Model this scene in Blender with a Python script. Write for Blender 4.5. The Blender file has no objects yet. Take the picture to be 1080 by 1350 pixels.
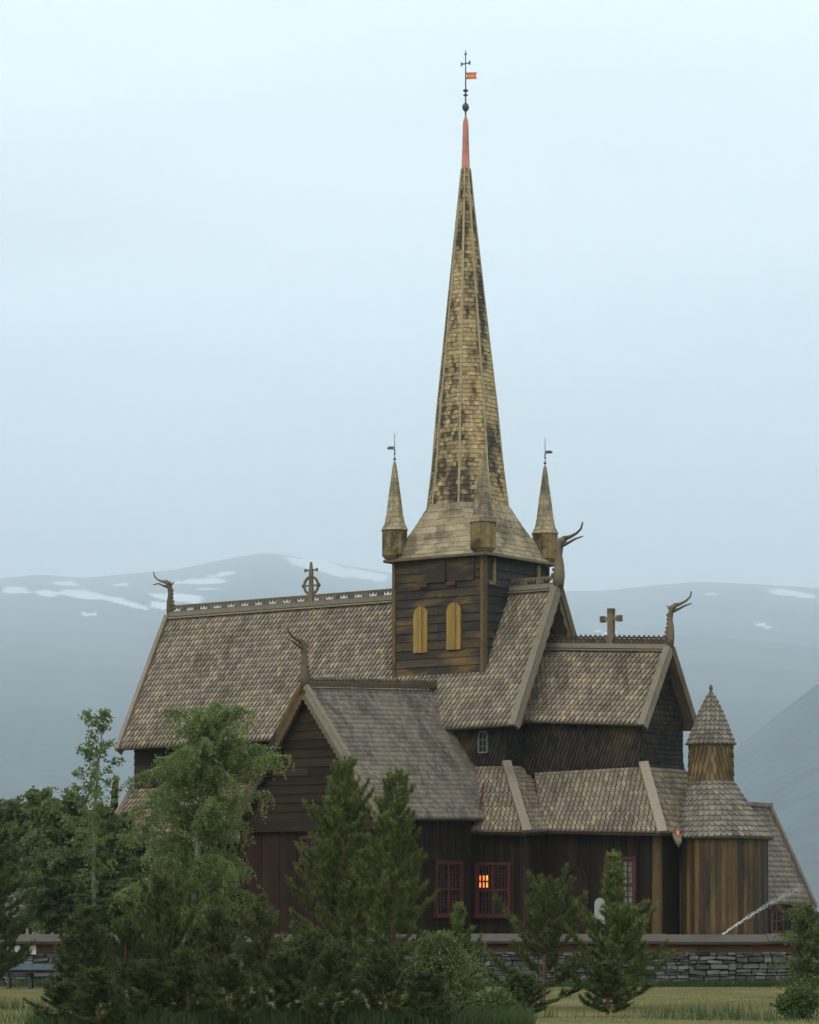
import bpy, math, random
import numpy as np
from mathutils import Vector, Matrix

random.seed(7)
rng = np.random.default_rng(11)
PI = math.pi
scene = bpy.context.scene
COL = scene.collection
GROUND = -1.75          # the field outside the churchyard wall
YARD = -0.1             # the churchyard behind the wall
CAM_Y, CAM_Z, FPX = -127.0, 0.35, 4190.0


def world_at(px, depth, py=None):
    """Plan position (and height) of a feature seen at a photo column at a chosen distance."""
    x = (px - 540.0) * depth / FPX
    if py is None:
        return x, depth + CAM_Y
    return x, depth + CAM_Y, CAM_Z + (1222.0 - py) * depth / FPX


# ------------------------------------------------------------------ materials
def new_mat(name):
    m = bpy.data.materials.new(name)
    m.use_nodes = True
    nt = m.node_tree
    for n in list(nt.nodes):
        if n.type not in ('OUTPUT_MATERIAL', 'BSDF_PRINCIPLED'):
            nt.nodes.remove(n)
    return m, nt, nt.nodes['Principled BSDF']


def N(nt, kind, **inp):
    n = nt.nodes.new(kind)
    for k, v in inp.items():
        n.inputs[k].default_value = v
    return n


def mixc(nt, fac, a, b, blend='MIX'):
    n = nt.nodes.new('ShaderNodeMix')
    n.data_type = 'RGBA'
    n.blend_type = blend
    for sock, v in ((n.inputs[0], fac), (n.inputs[6], a), (n.inputs[7], b)):
        if hasattr(v, 'is_output'):
            nt.links.new(v, sock)
        elif isinstance(v, (int, float)):
            sock.default_value = v
        else:
            sock.default_value = (v[0], v[1], v[2], 1)
    return n.outputs[2]


def rmap(nt, src, a, b, c=0.0, d=1.0):
    n = nt.nodes.new('ShaderNodeMapRange')
    n.inputs[1].default_value, n.inputs[2].default_value = a, b
    n.inputs[3].default_value, n.inputs[4].default_value = c, d
    nt.links.new(src, n.inputs[0])
    return n.outputs[0]


def noise(nt, scale, detail=4.0, rough=0.55, stretch=(1, 1, 1), coord='Object'):
    tc = nt.nodes.new('ShaderNodeTexCoord')
    mp = nt.nodes.new('ShaderNodeMapping')
    mp.inputs['Scale'].default_value = stretch
    nt.links.new(tc.outputs[coord], mp.inputs[0])
    n = N(nt, 'ShaderNodeTexNoise', Scale=scale, Detail=detail, Roughness=rough)
    nt.links.new(mp.outputs[0], n.inputs['Vector'])
    return n.outputs['Fac']


def attr(nt, name='rnd'):
    n = nt.nodes.new('ShaderNodeAttribute')
    n.attribute_name = name
    return n.outputs['Fac']


def wood(name, c1, c2, stain, stain_scale=0.5, lo=0.5, hi=0.7, amount=0.8, stretch=(1, 1, 1),
         grain=(6, 6, 1.2), grain_amt=(0.7, 1.2), rough=0.85, spec=0.2, accent=None, accent_lo=0.9, bump=0.25, stain_detail=5.0, by_piece=0.0):
    """Weathered timber: each board or shingle has its own tone, with stains and grain over it."""
    m, nt, b = new_mat(name)
    r = attr(nt)
    col = mixc(nt, r, c1, c2)
    if accent is not None:
        col = mixc(nt, rmap(nt, r, accent_lo, 1.0), col, accent)
    sn = noise(nt, stain_scale, stain_detail, 0.6, stretch)
    if by_piece:
        ma = nt.nodes.new('ShaderNodeMath')
        ma.operation = 'MULTIPLY_ADD'
        wn = nt.nodes.new('ShaderNodeTexWhiteNoise')
        wn.noise_dimensions = '1D'
        nt.links.new(r, wn.inputs['W'])
        nt.links.new(wn.outputs['Value'], ma.inputs[0])
        ma.inputs[1].default_value = by_piece
        nt.links.new(sn, ma.inputs[2])
        sn = ma.outputs[0]
        lo, hi = lo + by_piece / 2, hi + by_piece / 2
    st = rmap(nt, sn, lo, hi, 0, amount)
    col = mixc(nt, st, col, stain)
    g = noise(nt, 4.0, 5.0, 0.65, grain)
    gv = rmap(nt, g, 0.3, 0.7, grain_amt[0], grain_amt[1])
    comb = nt.nodes.new('ShaderNodeCombineColor')
    for i in range(3):
        nt.links.new(gv, comb.inputs[i])
    col = mixc(nt, 1.0, col, comb.outputs[0], 'MULTIPLY')
    nt.links.new(col, b.inputs['Base Color'])
    b.inputs['Roughness'].default_value = rough
    b.inputs['Specular IOR Level'].default_value = spec
    bp = N(nt, 'ShaderNodeBump', Strength=bump, Distance=0.02)
    nt.links.new(g, bp.inputs['Height'])
    nt.links.new(bp.outputs[0], b.inputs['Normal'])
    return m


def plain(name, c, rough=0.6, metal=0.0, var=0.25, scale=3.0, spec=0.3):
    m, nt, b = new_mat(name)
    n = rmap(nt, noise(nt, scale, 5.0), 0.3, 0.7)
    lo = [x * (1 - var) for x in c]
    hi = [min(1, x * (1 + var)) for x in c]
    nt.links.new(mixc(nt, n, lo, hi), b.inputs['Base Color'])
    b.inputs['Roughness'].default_value = rough
    b.inputs['Metallic'].default_value = metal
    b.inputs['Specular IOR Level'].default_value = spec
    return m


def foliage(name, dark, light, trans=0.25, rough=0.6):
    m, nt, b = new_mat(name)
    col = mixc(nt, attr(nt), dark, light)
    cl = rmap(nt, noise(nt, 0.9, 3.0), 0.35, 0.65, 0.75, 1.2)
    comb = nt.nodes.new('ShaderNodeCombineColor')
    for i in range(3):
        nt.links.new(cl, comb.inputs[i])
    col = mixc(nt, 1.0, col, comb.outputs[0], 'MULTIPLY')
    nt.links.new(col, b.inputs['Base Color'])
    b.inputs['Roughness'].default_value = rough
    b.inputs['Specular IOR Level'].default_value = 0.2
    tr = nt.nodes.new('ShaderNodeBsdfTranslucent')
    nt.links.new(col, tr.inputs[0])
    mx = nt.nodes.new('ShaderNodeMixShader')
    mx.inputs[0].default_value = trans
    nt.links.new(b.outputs[0], mx.inputs[1])
    nt.links.new(tr.outputs[0], mx.inputs[2])
    nt.links.new(mx.outputs[0], nt.nodes['Material Output'].inputs[0])
    return m


M = {}
M['roof'] = wood('weathered_shingles', (0.155, 0.121, 0.086), (0.285, 0.227, 0.163), (0.065, 0.05, 0.038), 0.7, 0.5, 0.70, 0.6, by_piece=0.12, stretch=(1, 1, 0.5),
                 accent=(0.34, 0.25, 0.13), accent_lo=0.9, stain_detail=8.0)
M['roof_grey'] = wood('grey_shingles', (0.135, 0.112, 0.086), (0.232, 0.196, 0.153), (0.05, 0.045, 0.04), 1.0, 0.50, 0.66, 0.65, by_piece=0.12, stretch=(1, 1, 0.5), stain_detail=8.0)
M['roof_moss'] = wood('ochre_shingles', (0.15, 0.112, 0.074), (0.29, 0.225, 0.155), (0.22, 0.135, 0.05), 0.8, 0.45, 0.7, 0.6)
M['tar_shingle'] = wood('tarred_shingles', (0.014, 0.012, 0.012), (0.045, 0.035, 0.027), (0.15, 0.085, 0.03), 0.45, 0.55, 0.75, 0.55,
                        rough=0.6, spec=0.07)
M['gold_shingle'] = wood('golden_tarred_shingles', (0.085, 0.055, 0.025), (0.22, 0.15, 0.065), (0.04, 0.028, 0.018), 0.9, 0.48, 0.7, 0.7)
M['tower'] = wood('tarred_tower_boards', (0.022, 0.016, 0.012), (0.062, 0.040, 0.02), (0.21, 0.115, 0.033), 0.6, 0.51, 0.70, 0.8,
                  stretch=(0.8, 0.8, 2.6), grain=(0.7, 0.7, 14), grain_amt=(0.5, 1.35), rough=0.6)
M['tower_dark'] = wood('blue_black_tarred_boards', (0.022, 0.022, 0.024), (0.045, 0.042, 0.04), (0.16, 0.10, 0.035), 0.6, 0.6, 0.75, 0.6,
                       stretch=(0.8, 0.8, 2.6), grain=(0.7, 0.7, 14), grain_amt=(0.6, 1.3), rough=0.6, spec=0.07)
M['gold'] = wood('honey_tarred_wood', (0.27, 0.165, 0.045), (0.38, 0.235, 0.07), (0.12, 0.07, 0.025), 1.2, 0.5, 0.75, 0.7,
                 stretch=(1, 1, 0.2), grain=(9, 9, 0.5), grain_amt=(0.6, 1.15))
M['log'] = wood('dark_tarred_logs', (0.016, 0.0105, 0.0072), (0.036, 0.0235, 0.0145), (0.075, 0.036, 0.017), 0.7, 0.5, 0.75, 0.7,
                stretch=(0.6, 0.6, 2), grain=(0.8, 0.8, 12), grain_amt=(0.6, 1.3), rough=0.6, spec=0.07)
M['plank'] = wood('dark_tarred_planks', (0.012, 0.0085, 0.0065), (0.025, 0.0165, 0.011), (0.065, 0.036, 0.015), 0.6, 0.55, 0.8, 0.6,
                  stretch=(1.6, 1.6, 0.3), grain=(9, 9, 0.5), grain_amt=(0.6, 1.3), rough=0.6, spec=0.07)
M['red_plank'] = wood('brown_red_planks', (0.022, 0.012, 0.008), (0.046, 0.021, 0.013), (0.016, 0.010, 0.008), 0.6, 0.5, 0.75, 0.7,
                      stretch=(1.6, 1.6, 0.3), grain=(9, 9, 0.5), grain_amt=(0.6, 1.25), rough=0.65, spec=0.07)
M['apse'] = wood('golden_brown_planks', (0.045, 0.027, 0.013), (0.19, 0.11, 0.036), (0.018, 0.016, 0.016), 0.55, 0.45, 0.62, 0.92,
                 stretch=(1.5, 1.5, 0.25), grain=(9, 9, 0.5), grain_amt=(0.5, 1.25), rough=0.65)
M['barge'] = wood('pale_barge_boards', (0.19, 0.155, 0.112), (0.27, 0.222, 0.162), (0.09, 0.07, 0.048), 0.9, 0.55, 0.8, 0.6,
                  grain=(5, 5, 2))
M['carve'] = wood('brown_carved_wood', (0.095, 0.07, 0.042), (0.19, 0.143, 0.09), (0.05, 0.04, 0.03), 1.5, 0.5, 0.75, 0.7)
M['crest_dark'] = wood('dark_openwork', (0.06, 0.042, 0.026), (0.14, 0.10, 0.06), (0.03, 0.024, 0.018), 1.5, 0.5, 0.75, 0.7)
M['spire'] = wood('golden_spire_shingles', (0.38, 0.26, 0.115), (0.54, 0.405, 0.215), (0.042, 0.034, 0.025), 0.95, 0.42, 0.57, 0.92, by_piece=0.13,
                  stretch=(1.3, 1.3, 0.45), grain=(2.2, 2.2, 5), grain_amt=(0.35, 1.25), rough=0.8, stain_detail=9.0, bump=0.4)
M['spire_rib'] = wood('spire_ribs', (0.30, 0.23, 0.13), (0.42, 0.34, 0.21), (0.12, 0.09, 0.06), 0.8, 0.5, 0.75, 0.6)
M['skirt'] = wood('tower_roof_shingles', (0.29, 0.225, 0.13), (0.40, 0.32, 0.205), (0.085, 0.07, 0.05), 0.9, 0.46, 0.62, 0.75, by_piece=0.1,
                  grain=(2, 2, 4), grain_amt=(0.6, 1.2), stain_detail=8.0)
M['turret'] = wood('turret_boards', (0.17, 0.118, 0.05), (0.27, 0.195, 0.09), (0.035, 0.028, 0.02), 1.6, 0.46, 0.60, 0.85, stain_detail=8.0)
M['red_roof'] = plain('faded_red_metal', (0.50, 0.20, 0.15), 0.6, 0.0, 0.3, 2.0)
M['iron'] = plain('dark_iron', (0.10, 0.09, 0.09), 0.6, 0.2)
M['vane_red'] = plain('red_vane_paint', (0.60, 0.13, 0.07), 0.5)
M['vane_gold'] = plain('gilt_vane', (0.62, 0.42, 0.10), 0.45)
M['copper'] = plain('bright_copper', (0.42, 0.15, 0.09), 0.4, 0.6)
M['red_frame'] = plain('red_window_paint', (0.070, 0.016, 0.013), 0.7)
M['pale_frame'] = plain('grey_window_lead', (0.15, 0.15, 0.135), 0.6)
M['stone'] = wood('dry_stone', (0.045, 0.045, 0.043), (0.165, 0.16, 0.148), (0.075, 0.062, 0.04), 1.5, 0.5, 0.7, 0.6,
                  grain=(3, 3, 3), grain_amt=(0.7, 1.25), bump=0.6)
M['joint'] = plain('joint_shade', (0.016, 0.015, 0.013), 0.95)  # near-black colour stands in for the shade deep between the stones
M['cap'] = wood('wall_cap_boards', (0.075, 0.062, 0.05), (0.125, 0.105, 0.083), (0.04, 0.034, 0.026), 0.6, 0.5, 0.75, 0.6,
                grain=(0.8, 6, 6))
M['fascia'] = wood('brown_wall_boards', (0.07, 0.03, 0.016), (0.14, 0.06, 0.03), (0.03, 0.018, 0.012), 0.6, 0.5, 0.75, 0.7,
                   grain=(0.8, 6, 6))
M['grave'] = plain('pale_marble', (0.27, 0.27, 0.26), 0.8, 0.0, 0.12)
M['paper'] = plain('notice_paper', (0.62, 0.52, 0.44), 0.7, 0.0, 0.05)
M['white'] = plain('white_enamel', (0.62, 0.68, 0.70), 0.35, 0.0, 0.05)
M['bench'] = plain('grey_bench_boards', (0.10, 0.115, 0.14), 0.6, 0.0, 0.25)
M['bench_dark'] = plain('dark_bench_legs', (0.03, 0.03, 0.033), 0.6)
M['hut_roof'] = wood('hut_shingles', (0.14, 0.125, 0.115), (0.24, 0.22, 0.2), (0.08, 0.075, 0.07), 0.8, 0.5, 0.7, 0.6)
M['pine'] = foliage('pine_needles', (0.050, 0.076, 0.016), (0.165, 0.20, 0.045), 0.28)
M['pine_dark'] = foliage('dark_pine_needles', (0.028, 0.045, 0.012), (0.095, 0.12, 0.03), 0.22)
M['pine_olive'] = foliage('olive_pine_needles', (0.036, 0.050, 0.013), (0.13, 0.14, 0.035), 0.25)
M['birch'] = foliage('birch_leaves', (0.10, 0.145, 0.038), (0.215, 0.26, 0.08), 0.45)
M['birch_y'] = foliage('young_birch_leaves', (0.065, 0.085, 0.024), (0.15, 0.165, 0.05), 0.35)
M['wood_leaf'] = foliage('grove_leaves', (0.065, 0.10, 0.034), (0.15, 0.195, 0.065), 0.4)
M['shrub'] = foliage('shrub_leaves', (0.03, 0.055, 0.016), (0.085, 0.13, 0.03), 0.3)
M['grass'] = foliage('grass_blades', (0.06, 0.07, 0.018), (0.19, 0.17, 0.06), 0.3)
M['grass_green'] = foliage('green_grass_blades', (0.022, 0.045, 0.014), (0.065, 0.10, 0.03), 0.3)
M['pine_bark'] = wood('pine_bark', (0.10, 0.055, 0.032), (0.16, 0.085, 0.05), (0.05, 0.035, 0.028), 2.0, 0.5, 0.7, 0.7)
M['birch_bark'] = wood('birch_bark', (0.45, 0.44, 0.40), (0.58, 0.56, 0.52), (0.09, 0.08, 0.07), 3.0, 0.55, 0.7, 0.8, stretch=(1, 1, 3))
M['grey_bark'] = wood('grey_bark', (0.12, 0.11, 0.095), (0.2, 0.185, 0.16), (0.05, 0.045, 0.04), 3.0, 0.5, 0.7, 0.7)
M['water'] = plain('water_spray', (0.80, 0.82, 0.84), 0.3, 0.0, 0.02)

m, nt, b = new_mat('dark_glass')
b.inputs['Base Color'].default_value = (0.012, 0.014, 0.016, 1)
b.inputs['Roughness'].default_value = 0.18
b.inputs['Specular IOR Level'].default_value = 0.3
M['glass'] = m
m, nt, b = new_mat('curtained_glass')
nt.links.new(mixc(nt, rmap(nt, noise(nt, 2.5, 3.0, 0.5, (4, 4, 0.5)), 0.4, 0.6), (0.06, 0.08, 0.06), (0.16, 0.19, 0.15)), b.inputs['Base Color'])
b.inputs['Roughness'].default_value = 0.3
M['glass_pale'] = m
m, nt, b = new_mat('lit_glass')
b.inputs['Base Color'].default_value = (0.5, 0.15, 0.04, 1)
nz = rmap(nt, noise(nt, 5.0, 2.0, 0.5, (1, 1, 1)), 0.35, 0.65)
nt.links.new(mixc(nt, nz, (1.0, 0.10, 0.015), (1.0, 0.36, 0.07)), b.inputs['Emission Color'])
b.inputs['Emission Strength'].default_value = 1.7
M['lit'] = m


# ------------------------------------------------------------------ mesh helpers
class MB:
    def __init__(self):
        self.v, self.f, self.r = [], [], []

    def poly(self, pts, rnd=None, faces=None):
        i = len(self.v)
        self.v.extend([tuple(p) for p in pts])
        r = random.random() if rnd is None else rnd
        for f in (faces or [range(len(pts))]):
            self.f.append([i + k for k in f])
            self.r.append(r)

    def box(self, c, ax, ay, az, rnd=None):
        """Box from its centre and three half-axis vectors."""
        c, ax, ay, az = Vector(c), Vector(ax), Vector(ay), Vector(az)
        p = [c + sx * ax + sy * ay + sz * az for sz in (-1, 1) for sy in (-1, 1) for sx in (-1, 1)]
        self.poly(p, rnd, [(0, 2, 3, 1), (4, 5, 7, 6), (0, 1, 5, 4), (2, 6, 7, 3), (0, 4, 6, 2), (1, 3, 7, 5)])

    def beam(self, a, b, w, h, up=(0, 0, 1), rnd=None):
        a, b = Vector(a), Vector(b)
        d = (b - a)
        L = d.length
        d.normalize()
        s = d.cross(Vector(up)).normalized()
        u = s.cross(d).normalized()
        self.box((a + b) / 2, d * L / 2, s * w / 2, u * h / 2, rnd)

    def loft(self, rings, cap=True, rnd=None, per_face=False):
        n = len(rings[0])
        i = len(self.v)
        r0 = random.random() if rnd is None else rnd
        for ring in rings:
            self.v.extend([tuple(p) for p in ring])
        for k in range(len(rings) - 1):
            for j in range(n):
                a, b2 = i + k * n + j, i + k * n + (j + 1) % n
                self.f.append([a, b2, b2 + n, a + n])
                self.r.append(random.random() if per_face else r0)
        if cap:
            self.f.append([i + j for j in range(n)][::-1])
            self.f.append([i + (len(rings) - 1) * n + j for j in range(n)])
            self.r += [r0, r0]

    def tube(self, pts, radii, n=6, rnd=None, flat=(1, 1)):
        pts = [Vector(p) for p in pts]
        rings = []
        ref = Vector((0.3, 0.2, 1)) if abs((pts[-1] - pts[0]).normalized().z) < 0.9 else Vector((1, 0.1, 0))
        for k, p in enumerate(pts):
            d = (pts[min(k + 1, len(pts) - 1)] - pts[max(k - 1, 0)]).normalized()
            x = d.cross(ref).normalized()
            y = d.cross(x).normalized()
            rings.append([p + radii[k] * (flat[0] * math.cos(2 * PI * j / n) * x + flat[1] * math.sin(2 * PI * j / n) * y) for j in range(n)])
        self.loft(rings, True, rnd)

    def lathe(self, prof, c=(0, 0), n=12, rnd=None, phase=0.0):
        rings = [[(c[0] + r * math.cos(2 * PI * j / n + phase), c[1] + r * math.sin(2 * PI * j / n + phase), z) for j in range(n)] for r, z in prof]
        self.loft(rings, True, rnd)

    def build(self, name, mat, parent=None, smooth=False):
        me = bpy.data.meshes.new(name)
        me.from_pydata(self.v, [], self.f)
        me.materials.append(M[mat] if isinstance(mat, str) else mat)
        a = me.attributes.new('rnd', 'FLOAT', 'FACE')
        a.data.foreach_set('value', np.array(self.r, dtype=np.float32))
        if smooth:
            me.polygons.foreach_set('use_smooth', [True] * len(me.polygons))
        me.update()
        o = bpy.data.objects.new(name, me)
        COL.objects.link(o)
        if parent is not None:
            o.parent = parent
        return o


def array_mesh(name, verts, k, rnd, mat, parent=None):
    """Mesh of separate k-gons from an (n*k, 3) vertex array."""
    n = len(verts) // k
    me = bpy.data.meshes.new(name)
    me.vertices.add(n * k)
    me.vertices.foreach_set('co', np.ascontiguousarray(verts, dtype=np.float32).ravel())
    me.loops.add(n * k)
    me.loops.foreach_set('vertex_index', np.arange(n * k, dtype=np.int32))
    me.polygons.add(n)
    me.polygons.foreach_set('loop_start', np.arange(0, n * k, k, dtype=np.int32))
    me.update(calc_edges=True)
    a = me.attributes.new('rnd', 'FLOAT', 'FACE')
    a.data.foreach_set('value', np.asarray(rnd, dtype=np.float32))
    me.materials.append(M[mat])
    o = bpy.data.objects.new(name, me)
    COL.objects.link(o)
    if parent is not None:
        o.parent = parent
    return o


def tag(o, label=None, cat=None, group=None, kind=None):
    for k, v in (('label', label), ('category', cat), ('group', group), ('kind', kind)):
        if v:
            o[k] = v
    return o


def empty(name, loc=(0, 0, 0), rz=0.0):
    o = bpy.data.objects.new(name, None)
    o.empty_display_size = 0.3
    COL.objects.link(o)
    o.location = loc
    o.rotation_euler = (0, 0, rz)
    return o


def copy_thing(root, loc, rz, scale=1.0):
    r = root.copy()
    COL.objects.link(r)
    r.location, r.rotation_euler = loc, (0, 0, rz)
    r.scale = (scale,) * 3 if isinstance(scale, (int, float)) else scale
    for ch in [o for o in root.children]:
        c = ch.copy()
        COL.objects.link(c)
        c.parent = r
    return r


# ---- surfaces: F(s, t), s along, t from bottom to top
def quad(A, B, C, D):
    """A bottom-left, B bottom-right, C top-right, D top-left, seen from outside."""
    A, B, C, D = Vector(A), Vector(B), Vector(C), Vector(D)
    return lambda s, t: (A * (1 - s) + B * s) * (1 - t) + (D * (1 - s) + C * s) * t


def frame(F, s, t):
    e = 1e-3
    s0, s1 = max(0, s - e), min(1, s + e)
    t0, t1 = max(0, t - e), min(1, t + e)
    du = (F(s1, t) - F(s0, t)).normalized()
    dt = (F(s, t1) - F(s, t0)).normalized()
    return du, dt, du.cross(dt).normalized()


def slab(mb, F, nx=1, ny=1, thick=0.12, lift=0.0):
    top, bot = [], []
    for j in range(ny + 1):
        for i in range(nx + 1):
            s, t = i / nx, j / ny
            p = F(s, t)
            n = frame(F, min(max(s, 0.01), 0.99), min(max(t, 0.01), 0.99))[2]
            top.append(p + n * lift)
            bot.append(p + n * (lift - thick))
    w = nx + 1
    K = len(top)
    fs = []
    for j in range(ny):
        for i in range(nx):
            a = j * w + i
            fs.append((a, a + 1, a + 1 + w, a + w))
            fs.append((K + a, K + a + w, K + a + 1 + w, K + a + 1))
    for i in range(nx):
        fs.append((i, K + i, K + i + 1, i + 1))
        a = ny * w + i
        fs.append((a, a + 1, K + a + 1, K + a))
    for j in range(ny):
        a, c = j * w, j * w + nx
        fs.append((a, a + w, K + a + w, K + a))
        fs.append((c, K + c, K + c + w, c + w))
    mb.poly(top + bot, 0.1, fs)


SHAPES = {
    'point': [(-1, 1), (-1, 0.50), (-0.25, 0.02), (0.25, 0.02), (1, 0.50), (1, 1)],
    'round': [(-1, 1), (-1, 0.24), (-0.55, 0.05), (0, 0.0), (0.55, 0.05), (1, 0.24), (1, 1)],
    'rect': [(-1, 1), (-1, 0.0), (1, 0.0), (1, 1)],
    'diamond': [(-1, 1), (-1, 0.42), (0, 0.0), (1, 0.42), (1, 1)],
}


def shingles(mb, F, w, e, shape='point', thick=0.035, over=1.55, jit=0.012, gap=0.94, offset=0.5, tilt=0.03):
    """Courses of separate shingles, each a small thick plate with its own tone."""
    L = sum((F(0.5, (k + 1) / 8) - F(0.5, k / 8)).length for k in range(8))
    rows = max(1, round(L / e))
    prof = SHAPES[shape]
    for r in range(rows):
        t0 = r / rows
        width = sum((F((k + 1) / 6, t0) - F(k / 6, t0)).length for k in range(6))
        n = max(1, round(width / w))
        hgt = min(over / rows, 1.0 - t0)
        off = offset if r % 2 else 0.0
        for c in range(-1 if off else 0, n):
            sa, sb = (c + off) / n, (c + off + 1) / n
            sa, sb = max(0.0, sa), min(1.0, sb)
            if sb - sa < 0.15 / n:
                continue
            sc, hw = (sa + sb) / 2, (sb - sa) / 2 * gap
            du, dt, nn = frame(F, sc, min(t0 + 0.5 / rows, 0.999))
            l0 = tilt + thick + random.uniform(0, jit)
            dz = random.uniform(-1, 1) * jit / L
            up, lo = [], []
            for x, y in prof:
                t = min(1.0, max(0.0, t0 + dz + y * hgt))
                p = F(min(1, max(0, sc + x * hw)), t)
                lift = l0 * (1 - y) + 0.006
                up.append(p + nn * lift)
                lo.append(p + nn * max(lift - thick, 0.002))
            k = len(prof)
            fs = [tuple(range(k))]
            for q in range(k - 1):
                fs.append((q, k + q, k + q + 1, q + 1))
            mb.poly(up + lo, random.random(), fs)


def planks(mb, F, w, thick=0.04, jit=0.02, t_split=None, batten=False):
    """Upright boards side by side, alternate ones standing proud."""
    width = sum((F((k + 1) / 8, 0.5) - F(k / 8, 0.5)).length for k in range(8))
    n = max(1, round(width / w))
    for c in range(n):
        sa, sb = (c + 0.02) / n, (c + 0.98) / n
        if batten:
            sa, sb = (sa - 0.06 / n, sb + 0.06 / n) if c % 2 else (sa + 0.05 / n, sb - 0.05 / n)
            sa, sb = max(0, sa), min(1, sb)
        lift = thick * (1.6 if c % 2 else 0.8) + random.uniform(0, jit)
        nn = frame(F, (sa + sb) / 2, 0.5)[2]
        pts = [F(sa, 0), F(sb, 0), F(sb, 1), F(sa, 1)]
        mb.poly([p + nn * lift for p in pts] + [p - nn * 0.01 for p in pts], random.random(),
                [(0, 1, 2, 3), (0, 4, 5, 1), (1, 5, 6, 2), (2, 6, 7, 3), (3, 7, 4, 0)])


def boards(mb, F, h, thick=0.035, length=3.0):
    shingles(mb, F, length, h, 'rect', thick, 1.12, 0.012, 0.995, 0.5, 0.012)


def P(u, v, z):
    """Church plan: u runs east along the ridge, v south towards the viewer."""
    return Vector((u, -v, z))


# ------------------------------------------------------------------ the church
TH = math.radians(36)
church = empty('stave_church', (2.0, 0.0, 0.0), -TH)
tag(church, 'tall dark timber stave church with shingled roofs and slender central spire', 'church')


def roof(name, planes, mat, w=0.24, e=0.30, shape='point', nx=1, ny=1, thick=0.12, parent=church, **kw):
    mb = MB()
    kw['thick'] = kw.pop('thick2', 0.035)
    for F in planes:
        slab(mb, F, nx, ny, thick)
        shingles(mb, F, w, e, shape, **kw)
    return mb.build(name, mat, parent)


def verge(parent, a, b, out, width=0.32, mat='barge', side=1, face=0.2):
    """Flat verge board on the roof edge plus the barge board hanging in front of it."""
    mb = MB()
    a, b, out = Vector(a), Vector(b), Vector(out)
    d = (b - a).normalized()
    n = d.cross(out).normalized() * side
    if n.z < 0:
        n = -n
    L = (b - a).length
    k = max(2, int(L / 2.2))
    for i in range(k):
        p, q = a + (b - a) * (i / k), a + (b - a) * ((i + 1) / k)
        mb.box((p + q) / 2 + n * 0.12 - out * (width / 2 - 0.06), (q - p) / 2 * 0.998, out * width / 2, n * 0.05)
    mb.box((a + b) / 2 + n * (0.06 - face) + out * 0.035, (b - a) / 2, out * 0.035, n * face)
    return mb.build('barge_board', mat, parent)


def rake_trim(parent, a, b, out, step=0.55, depth=0.16, mat='carve'):
    """Scalloped board under the barge board."""
    mb = MB()
    a, b, out = Vector(a), Vector(b), Vector(out)
    L = (b - a).length
    d = (b - a).normalized()
    down = -(d.cross(out)).normalized()
    if down.z > 0:
        down = -down
    n = int(L / step)
    m = 6
    top, bot = [], []
    for i in range(n * m + 1):
        q = a + d * (L * i / (n * m))
        ph = (i % m) / m
        top.append(q + down * 0.10)
        bot.append(q + down * (0.20 + depth * (0.35 + 0.65 * abs(math.sin(PI * ph)))))
    for i in range(n * m):
        pts = [top[i], top[i + 1], bot[i + 1], bot[i]]
        mb.poly([p + out * 0.05 for p in pts] + [p for p in pts], 0.5,
                [(0, 1, 2, 3), (7, 6, 5, 4), (3, 2, 6, 7), (0, 4, 5, 1)])
    return mb.build('barge_trim', mat, parent)


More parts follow.
